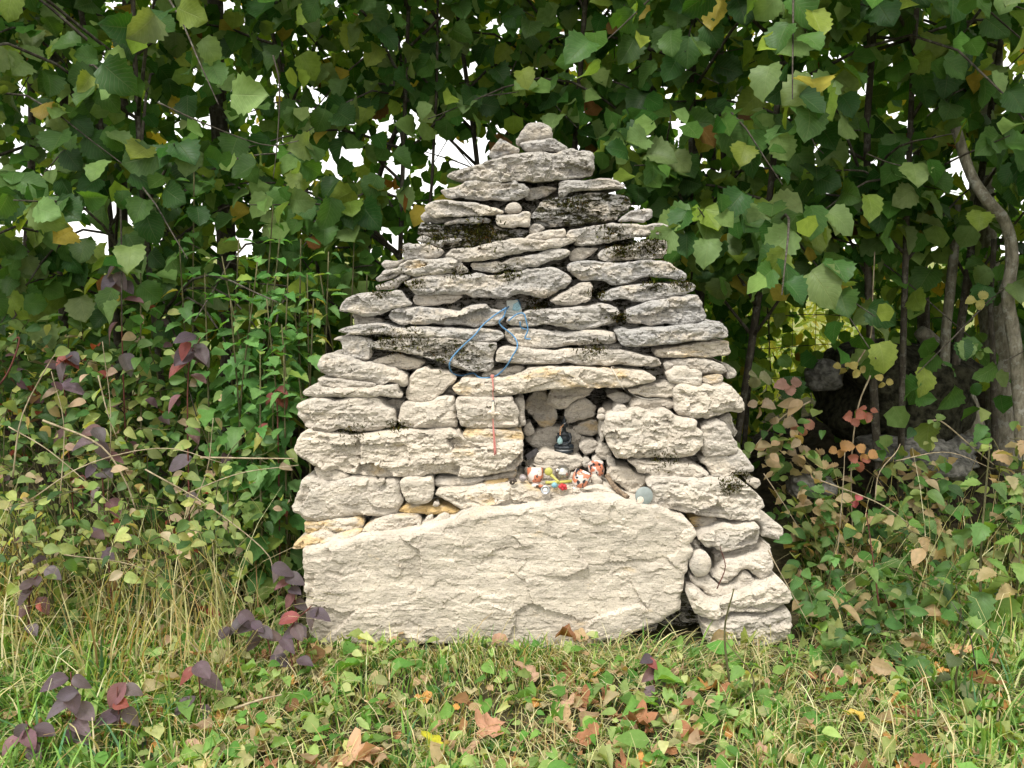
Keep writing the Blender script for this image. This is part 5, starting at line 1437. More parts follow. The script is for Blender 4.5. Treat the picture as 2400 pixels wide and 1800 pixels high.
# ------------------------------------------------------------------ grass, litter, stalks
def grass():
    rg = np.random.default_rng(9)
    def field(n, x0, x1, y0, y1):
        return np.stack([rg.uniform(x0, x1, n), rg.uniform(y0, y1, n)], 1)
    p = np.vstack([field(38000, -1.9, 1.9, -1.05, 0.02), field(2600, -0.64, 0.80, -0.20, -0.075), field(9000, -2.4, -0.52, 0.0, 0.9), field(7000, 0.66, 2.4, 0.0, 0.8), field(3000, -3.2, 3.2, -1.8, 0.5)])
    tall0 = len(p)
    p = np.vstack([p, field(900, -1.8, -0.66, -0.30, 0.40), field(240, 0.78, 1.7, -0.05, 0.6)])
    p3 = np.column_stack([p, np.zeros(len(p))])
    dens = fbm(p3 * 3.1, 51, 3)
    keep = dens > rg.uniform(-1.1, 0.35, len(p))
    px, dep = to_px(np.column_stack([p, np.full(len(p), 0.03)]))
    slab = (px[:, 0] > 700) & (px[:, 0] < 1870) & (p[:, 1] > -0.07)
    keep &= ~slab
    tall = (np.arange(len(p)) >= tall0)[keep]
    p, dens = p[keep], dens[keep]
    n = len(p)
    px = px[keep]
    lush = np.clip((600 - px[:, 0]) / 500, 0, 1) * np.clip((px[:, 1] - 1250) / 200, 0, 1) + 0.8 * np.clip((px[:, 0] - 2050) / 250, 0, 1) * np.clip((px[:, 1] - 1350) / 150, 0, 1)
    lush = np.clip(lush + 0.35 * (fbm(np.column_stack([p, np.zeros(n)]) * 5, 61, 2) > 0.25), 0, 1)
    dry = rg.uniform(0, 1, n) < 0.62 - 0.42 * lush
    L = np.where(dry, rg.uniform(0.04, 0.12, n), rg.uniform(0.03, 0.095, n)) * (1 + 1.1 * lush * rg.uniform(0, 1, n))
    foot = (p[:, 1] > -0.22) & (p[:, 1] < -0.06) & (np.abs(p[:, 0] - 0.07) < 0.72)
    L = np.where(foot, L * 1.05, L)
    dry |= tall
    L = np.where(tall, rg.uniform(0.15, 0.52, n), L)
    th = rg.uniform(0, 2 * math.pi, n)
    flow = 1.2 * fbm(np.column_stack([p, np.zeros(n)]) * 2.3, 71, 2)
    th = np.where(rg.uniform(0, 1, n) < 0.5, th, -math.pi / 2 + flow * 2)
    bend = np.where(dry, rg.uniform(1.0, 2.6, n), rg.uniform(0.4, 2.1, n))
    bend = np.where(tall, rg.uniform(0.5, 2.2, n), bend)
    wd = np.where(dry, rg.uniform(0.0008, 0.0018, n), rg.uniform(0.0013, 0.0032, n)) * (1 + 0.7 * lush)
    base = np.column_stack([p, ground_z(p[:, 0], p[:, 1]) - 0.004])
    d = np.stack([np.cos(th), np.sin(th), np.zeros(n)], 1)
    sd = np.stack([-np.sin(th), np.cos(th), np.zeros(n)], 1)
    rows = 5
    V = np.zeros((n, rows * 2, 3))
    pos = base.copy()
    for r in range(rows):
        t = r / (rows - 1)
        w = wd * (1 - t ** 1.6) + 0.0002
        V[:, 2 * r] = pos - sd * w[:, None]
        V[:, 2 * r + 1] = pos + sd * w[:, None]
        an = bend * (t + 0.12)
        step = L / (rows - 1)
        pos = pos + d * (np.sin(an) * step)[:, None] + np.array((0, 0, 1.0)) * (np.cos(an) * step)[:, None]
    V[:, :, 2] = np.maximum(V[:, :, 2], base[:, 2][:, None] + 0.006)
    F = np.array([(2 * r, 2 * r + 1, 2 * r + 3, 2 * r + 2) for r in range(rows - 1)])
    FF = (F[None] + (np.arange(n) * rows * 2)[:, None, None]).reshape(-1, 4)
    cg = mixcol(rg, n, [(0.12, 0.24, 0.055), (0.21, 0.35, 0.09), (0.34, 0.44, 0.14), (0.10, 0.21, 0.10)], (0.3, 0.35, 0.2, 0.15), 0.2)
    cd = mixcol(rg, n, [(0.52, 0.47, 0.25), (0.66, 0.60, 0.37), (0.42, 0.40, 0.19), (0.42, 0.28, 0.14)], (0.35, 0.35, 0.2, 0.1), 0.2)
    c = np.where(dry[:, None], cd, cg)
    o = mesh_obj('grass', V.reshape(-1, 3), FF, M_GRASS, None, True, None, np.repeat(c, rows * 2, 0), np.tile(np.column_stack([np.tile([0.0, 1.0], rows), np.repeat(np.linspace(0, 1, rows), 2)]), (n, 1)))
    tag(o, 'trodden mix of green and straw-dry grass', 'grass', kind='stuff')
grass()

def ground_cover():
    rg = np.random.default_rng(19)
    n = 14500
    p = np.stack([rg.uniform(-2.2, 2.2, n), rg.uniform(-1.05, 0.9, n)], 1)
    p3 = np.column_stack([p, np.zeros(n)])
    keep = fbm(p3 * 3.7, 81, 3) > rg.uniform(-0.7, 0.35, n)
    px, _ = to_px(np.column_stack([p, np.full(n, 0.03)]))
    keep &= ~((px[:, 0] > 700) & (px[:, 0] < 1870) & (p[:, 1] > -0.08))
    p = p[keep]; n = len(p)
    z = ground_z(p[:, 0], p[:, 1]) + rg.uniform(0.012, 0.065, n)
    pos = np.column_stack([p, z])
    th = rg.uniform(0, 6.28, n)
    a = np.stack([np.cos(th), np.sin(th), rg.uniform(-0.3, 0.45, n)], 1)
    nn = np.array((0, -0.25, 1.0)) + rg.normal(0, 0.35, (n, 3))
    col = mixcol(rg, n, [(0.11, 0.24, 0.055), (0.19, 0.33, 0.09), (0.30, 0.39, 0.14), (0.44, 0.45, 0.21), (0.42, 0.31, 0.19), (0.28, 0.15, 0.08)], (0.20, 0.24, 0.22, 0.16, 0.13, 0.05), 0.25)
    geos = GEO['dogwood'][1] + GEO['litter'][1] + GEO['nettle'][1] + GEO['litter'][0]
    o = scatter_mesh('ground_cover', geos, pos, frames(a, nn), np.where(rg.uniform(0, 1, n) < 0.18, rg.uniform(0.04, 0.068, n), rg.uniform(0.016, 0.042, n)), col, M_LEAF_A)
    tag(o, 'carpet of small weeds and leaf bits in the grass', 'ground cover', kind='stuff')
ground_cover()

def dry_geo(seed, lobed):
    rg = np.random.default_rng(seed)
    nr, na = 5, 26
    V, UV = [(0, 0, 0)], [(0.5, 0.5)]
    for r in range(1, nr):
        for k in range(na):
            th = 2 * math.pi * k / na
            rad = 0.5 * (1 + (0.30 * math.cos(5 * th) + 0.10 * math.cos(11 * th + 1) if lobed else 0.08 * math.cos(7 * th)))
            q = r / (nr - 1)
            V.append((rad * q * math.cos(th) * (1 if lobed else 0.72), rad * q * math.sin(th), 0))
            UV.append((0.5 + 0.5 * q * math.cos(th), 0.5 + 0.5 * q * math.sin(th)))
    V = np.array(V)
    cu = rg.uniform(0.3, 1.3)
    ang = rg.uniform(0, 3.14)
    u = V[:, 0] * math.cos(ang) + V[:, 1] * math.sin(ang)
    V[:, 2] = cu * u ** 2 + 0.26 * fbm(V * 2.6 + seed, seed, 3) + 0.10 * fbm(V * 7 + seed, seed + 1, 2)
    F = []
    for k in range(na):
        F.append((0, 1 + k, 1 + (k + 1) % na, 1 + (k + 1) % na))
    F = [(0, 1 + k, 1 + (k + 1) % na) for k in range(na)]
    for r in range(nr - 2):
        for k in range(na):
            a, b = 1 + r * na + k, 1 + r * na + (k + 1) % na
            F.append((a, a + na, b + na, b))
    me = mesh_obj('fallen_leaf', V, F, M_DRY_O, None, True)
    uvl = me.data.uv_layers.new(name='UVMap')
    for lp in me.data.loops:
        uvl.data[lp.index].uv = UV[lp.vertex_index]
    d = me.data
    bpy.data.objects.remove(me)
    return d
DRY = [dry_geo(s, s % 2 == 0) for s in range(8)]

def fallen(px, py, size, col, label, seed, tilt=0.35, group='fallen leaves in the grass', lift=0.028):
    # where the sight line meets the turf
    x = (px - 1200.0) / FPX; up = (900.0 - py) / FPX
    c, s = math.cos(PITCH), math.sin(PITCH)
    d = np.array((x, c + s * up, -s + c * up))
    t = (CAM[2] - 0.03) / -d[2]
    p = CAM + d * t
    rg = np.random.default_rng(seed)
    o = bpy.data.objects.new('fallen_leaf', DRY[seed % 8])
    o.location = (p[0], p[1], gz(p[0], p[1]) + lift)
    o.rotation_euler = (rg.uniform(-tilt, tilt) + 0.18, rg.uniform(-tilt, tilt), rg.uniform(0, 6.28))
    o.scale = (size * 0.85,) * 3
    o.color = (col[0], col[1], col[2], 1)
    COL.objects.link(o)
    tag(o, label, 'leaf', group)
TAN, PINK, RUST, LIME, STRAW = (0.44, 0.30, 0.17), (0.46, 0.29, 0.20), (0.33, 0.15, 0.075), (0.50, 0.47, 0.03), (0.42, 0.36, 0.20)
KEYF = [(1010, 1745, .075, LIME, 'bright lime-yellow round leaf in the front grass'), (1230, 1565, .100, PINK, 'large pink-tan lobed leaf centred before the foot slab'),
        (930, 1480, .070, TAN, 'tan curled leaf against the bottom of the foot slab'), (1360, 1495, .075, TAN, 'upright tan leaf at the bottom of the foot slab'),
        (1500, 1680, .075, RUST, 'rusty lobed leaf below the dark gap'), (1370, 1740, .085, RUST, 'crumpled rust leaf behind a green blade tuft'),
        (1145, 1710, .080, (0.46, 0.24, 0.15), 'pinkish crumpled leaf right of the lime-yellow one'), (2250, 1530, .095, (0.60, 0.33, 0.18), 'big pale orange leaf in the weeds at the side'),
        (2090, 1420, .070, RUST, 'curled brown leaf on the bank edge'), (245, 1530, .100, PINK, 'pale pink leaf pair in the tall grass'),
        (470, 1540, .065, (0.55, 0.30, 0.16), 'orange-tan leaf left of the foot slab'), (860, 1520, .055, TAN, 'narrow tan leaf under the slab corner'),
        (1620, 1720, .060, RUST, 'orange leaf low on the right of centre'), (1060, 1660, .045, (0.60, 0.30, 0.08), 'small glowing orange leaf above the lime-yellow one'),
        (830, 1770, .110, (0.50, 0.30, 0.18), 'wide curled tan leaf at the bottom edge'), (2000, 1680, .060, (0.55, 0.38, 0.07), 'ochre leaf in the right front grass'),
        (1950, 1425, .060, (0.45, 0.22, 0.10), 'reddish leaf beside the protruding stone'), (1170, 1500, .060, (0.42, 0.25, 0.17), 'rolled brown leaf below the slab centre')]
for i, (px, py, sz, c, lab) in enumerate(KEYF):
    fallen(px, py, sz * 0.95, c, lab, 40 + i + (1 if 'round' in lab else 0), 0.18, lift=0.045)
rg = np.random.default_rng(33)
names = [('tan', TAN), ('pinkish', PINK), ('rusty', RUST), ('straw-coloured', STRAW), ('olive', (0.27, 0.27, 0.12)), ('orange', (0.55, 0.27, 0.08))]
zones = [(0, 500, 1300, 1560, 'in the tall grass below the thicket'), (0, 500, 1560, 1800, 'among the purple seedlings'), (500, 900, 1500, 1800, 'in the dry grass left of centre'),
         (900, 1300, 1540, 1800, 'in the front grass below the foot slab'), (1300, 1700, 1540, 1800, 'in the grass below the right-hand stack'), (1700, 2060, 1480, 1800, 'in the matted grass right of the stack'),
         (2060, 2400, 1400, 1800, 'under the tall bright nettle'), (1800, 2350, 1150, 1400, 'on the shady bank')]
used = {}
for k in range(270):
    x0, x1, y0, y1, zn = zones[k % len(zones)]
    cn, c = names[rg.integers(len(names))]
    sz = rg.uniform(0.026, 0.062)
    px, py = rg.uniform(x0, x1), rg.uniform(y0, y1)
    ups = 'higher up' if py < (y0 + y1) / 2 else 'lower down'
    for sw in (['tiny', 'small', 'little', 'crisp', 'shrivelled', 'brittle'] if sz < 0.04 else ['curled', 'crumpled', 'dry', 'withered', 'creased', 'folded'] if sz < 0.05 else ['broad', 'large', 'wide', 'flat', 'spread', 'big']):
        lab = f'{sw} {cn} fallen leaf {ups} {zn}'
        if lab not in used:
            break
    used[lab] = 1
    fallen(px, py, sz, np.array(c) * rg.uniform(0.75, 1.15), lab, 200 + k, 0.3)

def stalk(pts, Y, r, label, seed, mat=None, name='dry_stalk', group='dry stalks'):
    w = [P(a, b, Y if np.isscalar(Y) else Y[i]) for i, (a, b) in enumerate(pts)]
    line = spline(w, 12)
    base = line[np.argmin(line[:, 2])]
    o = MB().tube(line - base, np.linspace(r, r * 0.5, 12), 5, wob=0.1, seed=seed).build(name, mat or M_DRYSTEM, None, True)
    o.location = tuple(base)
    tag(o, label, 'stalk', group)
ST = [([(470, 1072), (580, 1074), (690, 1075)], .1, .0030, 'straight pale twig pointing at the cairn flank'), ([(100, 985), (230, 1040), (290, 1120), (320, 1200)], .05, .0035, 'grey-brown twig slanting through the thicket'),
      ([(0, 900), (20, 870), (40, 820), (45, 790), (30, 800)], .0, .0028, 'arched straw-coloured grass stem at the picture edge'), ([(230, 880), (250, 960), (275, 1030)], .1, .0022, 'short dry stem between pinkish leaves'),
      ([(340, 1100), (480, 1180), (620, 1290), (640, 1350)], -.02, .0024, 'dry stem slanting down towards the purple seedlings'), ([(430, 1160), (560, 1110), (700, 1090)], .0, .0018, 'thin dry stem crossing the straight twig'),
      ([(150, 1300), (330, 1330), (520, 1430)], -.1, .0020, 'long dry stem above the tall grass'), ([(440, 1500), (510, 1560), (560, 1430)], -.2, .0018, 'bent straw near the purple seedlings'),
      ([(550, 1660), (610, 1640), (660, 1628)], -.42, .0035, 'short pale stick lying in the front grass'), ([(1790, 1110), (1830, 1170), (1880, 1250)], .3, .0020, 'dry stem against the right flank'),
      ([(1960, 1330), (1975, 1150), (1980, 1060)], .25, .0020, 'pale upright stem on the bank'), ([(2050, 1180), (2060, 1110), (2100, 1060), (2110, 1040)], .35, .0022, 'pale stem curving up to the flat rock'),
      ([(1920, 1125), (2060, 1180), (2160, 1250)], .3, .0024, 'dry stem lying across the litter'), ([(2100, 1080), (2220, 1060), (2330, 1100)], .4, .0018, 'thin stem before the pale flat rock'),
      ([(1680, 1380), (1700, 1330), (1690, 1290), (1688, 1280)], -.25, .0016, 'curled red-brown stem before the lower right stones'), ([(1800, 1290), (1850, 1380), (1900, 1470)], -.2, .0016, 'pale grass stem leaning from the cobble corner'),
      ([(2060, 1420), (2045, 1300), (2030, 1200)], -.1, .0024, 'dark red stem standing on the bank edge'), ([(2290, 1580), (2270, 1480), (2230, 1410)], -.35, .0020, 'dark bramble cane over the orange leaf'),
      ([(20, 1000), (120, 1060), (260, 1180)], .05, .0022, 'bleached stem crossing the low bleached shrub'), ([(60, 1180), (200, 1090), (380, 1050), (520, 1085)], -.02, .0020, 'long bleached stem lying over the low shrubs'),
      ([(140, 1180), (150, 1000), (120, 870)], .05, .0018, 'upright pinkish dry stem at the front of the thicket'), ([(250, 1200), (260, 980), (240, 800)], .1, .0018, 'upright dry stem in the thicket middle'),
      ([(30, 1120), (50, 980), (110, 860), (130, 830)], .0, .0024, 'bent straw over the faded shrub'), ([(400, 1280), (480, 1120), (500, 980)], .0, .0016, 'thin dry stem in front of the nettles'),
      ([(300, 480), (500, 600), (640, 640)], .7, .0022, 'thin dark twig in front of the bright gap'), ([(370, 240), (480, 290), (620, 340), (700, 330)], .35, .0028, 'slender hazel twig carrying hanging leaves'),
      ([(640, 130), (655, 200), (650, 330), (640, 420)], .35, .0030, 'hanging hazel twig above the nettles'), ([(1870, 230), (1905, 330), (1930, 360)], .3, .0026, 'hazel twig among the palest leaves'),
      ([(2030, 360), (2080, 380), (2140, 395)], .4, .0026, 'hazel twig near the bright gap at the pale stem')]
for i, (pts, Y, r, lab) in enumerate(ST):
    stalk(pts, Y, r, lab, i, M_REDSTEM if ('red' in lab and 'hazel' not in lab) else (M_BARK if ('dark' in lab or 'hazel' in lab) else M_DRYSTEM))
# ------------------------------------------------------------------ where the sight lines meet the stones
def stone_bvh():
    V, F, n = [], [], 0
    for o in cairn.children:
        if o.type != 'MESH':
            continue
        me = o.data
        co = np.zeros(len(me.vertices) * 3, np.float32)
        me.vertices.foreach_get('co', co)
        V += [tuple(c) for c in (co.reshape(-1, 3) + np.array(o.location))]
        F += [[i + n for i in p.vertices] for p in me.polygons]
        n += len(me.vertices)
    return BVHTree.FromPolygons(V, F)
BVH = stone_bvh()
def ray(px, py):
    x = (px - 1200.0) / FPX; up = (900.0 - py) / FPX
    c, s = math.cos(PITCH), math.sin(PITCH)
    return np.array((x, c + s * up, -s + c * up))
def hit_t(px, py):
    d = ray(px, py)
    h = BVH.ray_cast(Vector(CAM), Vector(d).normalized())
    if h[0] is None:
        return None
    return h[3] / np.linalg.norm(d)
def on_stone(px, py, off=0.004):
    t = hit_t(px, py)
    d = ray(px, py)
    if t is None:
        t = 2.4
    return CAM + d * t - d / np.linalg.norm(d) * off
def drape(spec, n=70, off=0.004, win=3):
    """a string hung over the stone faces"""
    pix = src(spec)
    q = spline(np.column_stack([pix, np.zeros(len(pix))]), n)
    ts = np.array([hit_t(a, b) or 2.45 for a, b, _ in q])
    tm = np.array([ts[max(0, i - win):i + win + 1].min() for i in range(n)])
    k = np.ones(2 * win + 1) / (2 * win + 1)
    tm = np.convolve(np.pad(tm, win, 'edge'), k, 'valid')
    out = []
    for (a, b, _), t in zip(q, tm):
        d = ray(a, b)
        out.append(CAM + d * t - d / np.linalg.norm(d) * off)
    return np.array(out)
def rest(px, py, Y):
    """the stone top under a spot of the niche shelf"""
    p = P(px, py, Y)
    h = BVH.ray_cast(Vector((p[0], p[1], p[2] + 0.06)), Vector((0, 0, -1)))
    return np.array((p[0], p[1], h[0][2] if h[0] is not None and h[0][2] > p[2] - 0.06 else p[2]))

# ------------------------------------------------------------------ blue cord, folded mask, charm
M_BLUE = simple_mat('blue_cord', (0.09, 0.22, 0.38), 0.55, noise=0.25, nscale=900)
M_PAPER = simple_mat('mask_fabric', (0.70, 0.72, 0.66), 0.85, noise=0.08, nscale=300)
M_PALEBLUE = simple_mat('pale_blue_fabric', (0.38, 0.60, 0.66), 0.8, noise=0.25, nscale=200)
M_PINK = simple_mat('coral_thread', (0.48, 0.18, 0.15), 0.8, noise=0.2, nscale=700)
M_CERAM = simple_mat('weathered_ceramic', (0.62, 0.53, 0.42), 0.6, noise=0.2, nscale=260)
M_BEAD = simple_mat('dark_grey_bead', (0.10, 0.12, 0.12), 0.35)
M_RED = simple_mat('red_plastic', (0.45, 0.03, 0.035), 0.45)
line = drape('B 1890,535 1760,620 1640,720 1560,820 1450,920 1370,1000 1310,1080 1300,1160 1340,1220 1430,1240 1540,1215 1610,1260 1700,1262 1800,1230 1890,1140 1950,1040 2000,950 1990,870 1930,800 1840,730 1815,680 1860,630 1885,560 1950,490 2010,455 2042,560', 120, 0.0045)
b0 = line[60]
cord = MB().tube(line - b0, 0.0023, 7).build('looped_string', M_BLUE, None, True)
cord.location = tuple(b0)
tag(cord, 'thin blue string looped down the cairn face', 'string')
line = drape('B 1910,672 2000,602 2070,600 2095,680 2110,770 2082,850 2140,862', 40, 0.010)
c2 = MB().tube(line - line[0], 0.0022, 7).build('blue_strap', M_BLUE, None, True)
c2.location = tuple(line[0])
tag(c2, 'short blue strap end hanging from the folded mask', 'strap')
line = drape('B 2030,680 2040,740 2095,762', 20, 0.006)
c3 = MB().tube(line - line[0], 0.0020, 7).build('blue_strap', M_BLUE, None, True)
c3.location = tuple(line[0])
tag(c3, 'stub of blue strap below the folded mask', 'strap')

def folded_mask():
    c = on_stone(*src('B 1965,600')[0], 0.012)
    e = tag(empty('folded_mask', tuple(c)), 'small folded white and pale blue face mask wedged between slabs', 'mask')
    Y = c[1]
    def pt(a, b, dy):
        q = src(f'B {a},{b}')[0]
        return P(q[0], q[1], Y + dy) - c
    quad = [(1888, 462), (2000, 455), (2050, 555), (2046, 600), (1900, 585)]
    f = [pt(a, b, -0.004) for a, b in quad]
    bk = [pt(a, b, 0.004) for a, b in quad]
    n = len(quad)
    V = np.array(f + bk)
    F = [list(range(n)), list(range(n, 2 * n))[::-1]] + [[i, n + i, n + (i + 1) % n, (i + 1) % n] for i in range(n)]
    mesh_obj('panel', V, F, M_PAPER, e, False)
    tri = [(1960, 500), (2012, 470), (2040, 545), (2010, 572), (1950, 560)]
    V = np.array([pt(a, b, -0.0065) for a, b in tri] + [pt(a, b, -0.003) for a, b in tri])
    mesh_obj('blue_panel', V, [list(range(5)), list(range(5, 10))[::-1]] + [[i, 5 + i, 5 + (i + 1) % 5, (i + 1) % 5] for i in range(5)], M_PALEBLUE, e, False)
    for y0, y1 in ((560, 612), (592, 640), (622, 668)):
        MB().tube([pt(1850, y0, -0.010), pt(1930, y0 + 12, -0.013), pt(2000, y1 - 14, -0.013), pt(2082, y1, -0.010)], [0.004, 0.0046, 0.0046, 0.004], 8).build('fold', M_PAPER, e)
folded_mask()

def charm():
    top = src('B 1742,1250')[0]
    ln = drape('B 1742,1250 1748,1310 1752,1370 1748,1420 1752,1480 D 1828,75', 30, 0.006)
    e = tag(empty('tassel_charm', tuple(ln[0])), 'coral red tassel charm with a grey bead hanging from the blue cord', 'charm')
    b = ln[0]
    MB().tube(ln[:16] - b, np.linspace(0.0022, 0.0018, 16), 7).build('strap', M_PINK, e)
    MB().tube(ln[14:] - b, 0.0011, 6).build('thread', M_PINK, e)
    MB().blob((0, 0, 0), (0.006, 0.005, 0.006), 3, 0.2).build('knot', M_PINK, e)
    p = on_stone(*src('D 1828,78')[0], 0.008) - b
    MB().blob(p, 0.0042, 1, 0.05).build('bead', M_BEAD, e)
    ln = drape('D 1828,78 1826,150 1826,180 1828,215', 14, 0.009) - b
    MB().tube(ln, [0.0020, 0.0028, 0.0040, 0.0052, 0.006, 0.0066, 0.0070, 0.0070, 0.0068, 0.0062, 0.0050, 0.0040, 0.0032, 0.0025], 9).build('pendant', M_CERAM, e)
    wing = drape('D 1778,185 1800,168 1828,182 1860,178 1895,190', 14, 0.010) - b
    MB().tube(wing, [0.0015, 0.0030, 0.0042, 0.0048, 0.0050, 0.0050, 0.0052, 0.0050, 0.0048, 0.0044, 0.0040, 0.0034, 0.0024, 0.0012], 8).build('crossbar', M_CERAM, e)
    rg = np.random.default_rng(4)
    for k in range(7):
        u = (k - 3) * 2.6
        ln = drape(f'D 1826,225 {1830 + u * 0.5},300 {1838 + u * 0.9},420 {1846 + u},{530 + rg.uniform(-18, 14)}', 12, 0.006 + 0.0015 * (k % 3)) - b
        MB().tube(ln, np.linspace(0.0012, 0.0010, 12), 5).build('fringe', M_PINK, e)
charm()

M_STRING = simple_mat('bleached_string', (0.62, 0.58, 0.50), 0.8)
ln = drape('C 800,1250 840,1320 900,1430 950,1480 1050,1530 1150,1557 1270,1552', 40, 0.003)
e = tag(empty('button_string', tuple(ln[0])), 'pale string with a round button trailing off the lintel', 'string')
MB().tube(ln - ln[0], np.concatenate([np.full(16, 0.0011), np.full(24, 0.0017)]), 6).build('string', M_STRING, e)
p = on_stone(*src('C 810,1256')[0], 0.004) - ln[0]
MB().lathe([(0.0005, -0.002), (0.0062, -0.002), (0.0070, 0.0), (0.0060, 0.0022), (0.0040, 0.0016), (0.0005, 0.0016)], 20, Matrix.Translation(p) @ Matrix.Rotation(RAD(100), 4, 'X')).build('button', M_CERAM, e)

# ------------------------------------------------------------------ figurine and keepsakes in the niche
M_BLACK = simple_mat('black_resin', (0.012, 0.017, 0.022), 0.38, spec=0.5, noise=0.3, nscale=120)
M_TEAL = simple_mat('pale_teal_stone', (0.27, 0.42, 0.42), 0.35, noise=0.35, nscale=300)
def rope_mat():
    m, nt = new_mat('striped_rope')
    t = NT(nt)
    out = t.n('ShaderNodeOutputMaterial'); b = t.n('ShaderNodeBsdfPrincipled')
    w = t.n('ShaderNodeTexWave', wave_type='BANDS', bands_direction='DIAGONAL')
    t.l(t.n('ShaderNodeTexCoord').outputs['Object'], w.inputs['Vector']); w.inputs['Scale'].default_value = 95.0
    t.l(t.mix(t.ramp(w.outputs['Fac'], 0.45, 0.55), (0.40, 0.09, 0.03), (0.50, 0.40, 0.22)), b.inputs['Base Color'])
    b.inputs['Roughness'].default_value = 0.8
    t.l(b.outputs[0], out.inputs['Surface'])
    return m
def figurine():
    Y = 0.228
    bx = rest(*src('J 895,1225')[0], Y)
    top = P(*src('J 920,545')[0], Y)[2]
    H = top - bx[2]
    s = H / 0.112
    e = tag(empty('meditating_figurine', tuple(bx)), 'small black figurine of a seated meditating figure on an oval base', 'figurine')
    MB().lathe([(0.001, 0.0), (0.0270, 0.0), (0.0285, 0.002), (0.0285, 0.0075), (0.0265, 0.0095), (0.001, 0.0095)], 36, Matrix.Scale(s, 4) @ Matrix.Diagonal((1.02, 0.72, 1, 1))).build('base', M_BLACK, e)
    MB().lathe([(0.0270, 0.0096), (0.0276, 0.0104), (0.0270, 0.0112), (0.0250, 0.0112), (0.0250, 0.0096)], 36, Matrix.Scale(s, 4) @ Matrix.Diagonal((1.02, 0.72, 1, 1))).build('silver_rim', simple_mat('worn_silver', (0.45, 0.46, 0.46), 0.4, 0.5), e)
    m = MB()
    for sx in (-1, 1):
        m.tube([(sx * 0.006, 0.006, 0.020), (sx * 0.018, 0.000, 0.021), (sx * 0.0265, -0.005, 0.0175)], [0.0085, 0.0085, 0.0070], 12)
        m.tube([(sx * 0.0265, -0.005, 0.0175), (sx * 0.012, -0.0135, 0.0165), (-sx * 0.008, -0.014, 0.0165)], [0.0068, 0.0064, 0.0050], 12)
        m.tube([(sx * 0.0145, 0.004, 0.058), (sx * 0.0195, 0.001, 0.046), (sx * 0.0185, -0.004, 0.034), (sx * 0.008, -0.011, 0.027), (0, -0.012, 0.0255)], [0.0058, 0.0056, 0.0048, 0.0042, 0.0038], 12)
    m.blob((0, 0.004, 0.024), (0.018, 0.013, 0.010), 1, 0.0, 20, 14)
    m.blob((0, 0.004, 0.040), (0.0145, 0.0105, 0.020), 1, 0.0, 20, 14)
    m.blob((0, 0.004, 0.054), (0.0175, 0.0100, 0.010), 1, 0.0, 20, 14)
    m.tube([(0, 0.004, 0.058), (0.0005, 0.003, 0.074)], [0.0062, 0.0056], 12)
    m.blob((0.0008, 0.001, 0.084), (0.0090, 0.0098, 0.0125), 1, 0.0, 20, 14)
    m.blob((0.0008, 0.003, 0.0965), (0.0066, 0.0068, 0.0062), 1, 0.0, 16, 10)
    m.blob((0.0010, 0.003, 0.1045), (0.0030, 0.0030, 0.0060), 1, 0.0, 12, 8)
    m.blob((0.0008, -0.0088, 0.0828), (0.0015, 0.0020, 0.0028), 1, 0.0, 10, 6)
    for sx in (-1, 1):
        m.blob((0.0008 + sx * 0.0090, 0.002, 0.0815), (0.0016, 0.0024, 0.0050), 1, 0.0, 10, 6)
    m.v = [v * s for v in m.v]
    o = m.build('body', M_BLACK, e)
    r = o.modifiers.new('remesh', 'REMESH'); r.mode = 'VOXEL'; r.voxel_size = 0.0011 * s; r.use_smooth_shade = True
    sm = o.modifiers.new('smooth', 'SMOOTH'); sm.factor = 0.5; sm.iterations = 3
    # pendant hung round its neck
    g = lambda a, b, dy: P(*src(f'J {a},{b}')[0], Y + dy)
    top_, mid_, low_ = g(890, 705, -0.010), g(838, 760, -0.016), g(830, 885, -0.020)
    e2 = tag(empty('drop_pendant', tuple(low_)), 'pale teal drop pendant on a striped rope hung on the figurine', 'pendant')
    MB().tube(spline([top_, mid_, (mid_ + low_) / 2, low_], 14) - low_, 0.0019, 8).build('rope', rope_mat(), e2)
    c = g(828, 970, -0.020) - low_
    prof = [(0.0002, 0.0125), (0.003, 0.0085), (0.0068, 0.0030), (0.0085, -0.003), (0.0078, -0.0085), (0.0045, -0.0118), (0.0002, -0.0125)]
    MB().lathe(prof, 20, Matrix.Translation(c) @ Matrix.Diagonal((1, 0.45, 1, 1))).build('drop', M_TEAL, e2)
    w = [g(870, 700, -0.006), g(905, 685, -0.014), g(945, 658, -0.006)]
    MB().tube(spline(w, 8) - low_, 0.0011, 6).build('silver_clasp', simple_mat('clasp_silver', (0.6, 0.6, 0.6), 0.3, 0.8), e2)
figurine()

def glaze():
    m, nt = new_mat('patched_glaze')
    t = NT(nt)
    out = t.n('ShaderNodeOutputMaterial'); b = t.n('ShaderNodeBsdfPrincipled')
    co = t.n('ShaderNodeTexCoord').outputs['Object']
    rnd = t.n('ShaderNodeObjectInfo').outputs['Random']
    off = t.n('ShaderNodeVectorMath', operation='ADD'); t.l(co, off.inputs[0])
    cb = t.n('ShaderNodeCombineXYZ'); t.l(rnd, cb.inputs[0]); t.l(rnd, cb.inputs[1]); t.l(cb.outputs[0], off.inputs[1])
    f = t.noise(off.outputs[0], 42.0, 1, 0.4)
    g = t.noise(t.scaled(off.outputs[0], (1.3, 1.3, 0.9)), 68.0, 1, 0.4)
    col = t.mix(t.ramp(f, 0.50, 0.52), (0.66, 0.58, 0.52), (0.56, 0.20, 0.11))
    col = t.mix(t.ramp(g, 0.60, 0.62), col, (0.035, 0.038, 0.045))
    t.l(col, b.inputs['Base Color']); b.inputs['Roughness'].default_value = 0.28
    t.l(b.outputs[0], out.inputs['Surface'])
    return m
M_GLAZE = glaze()
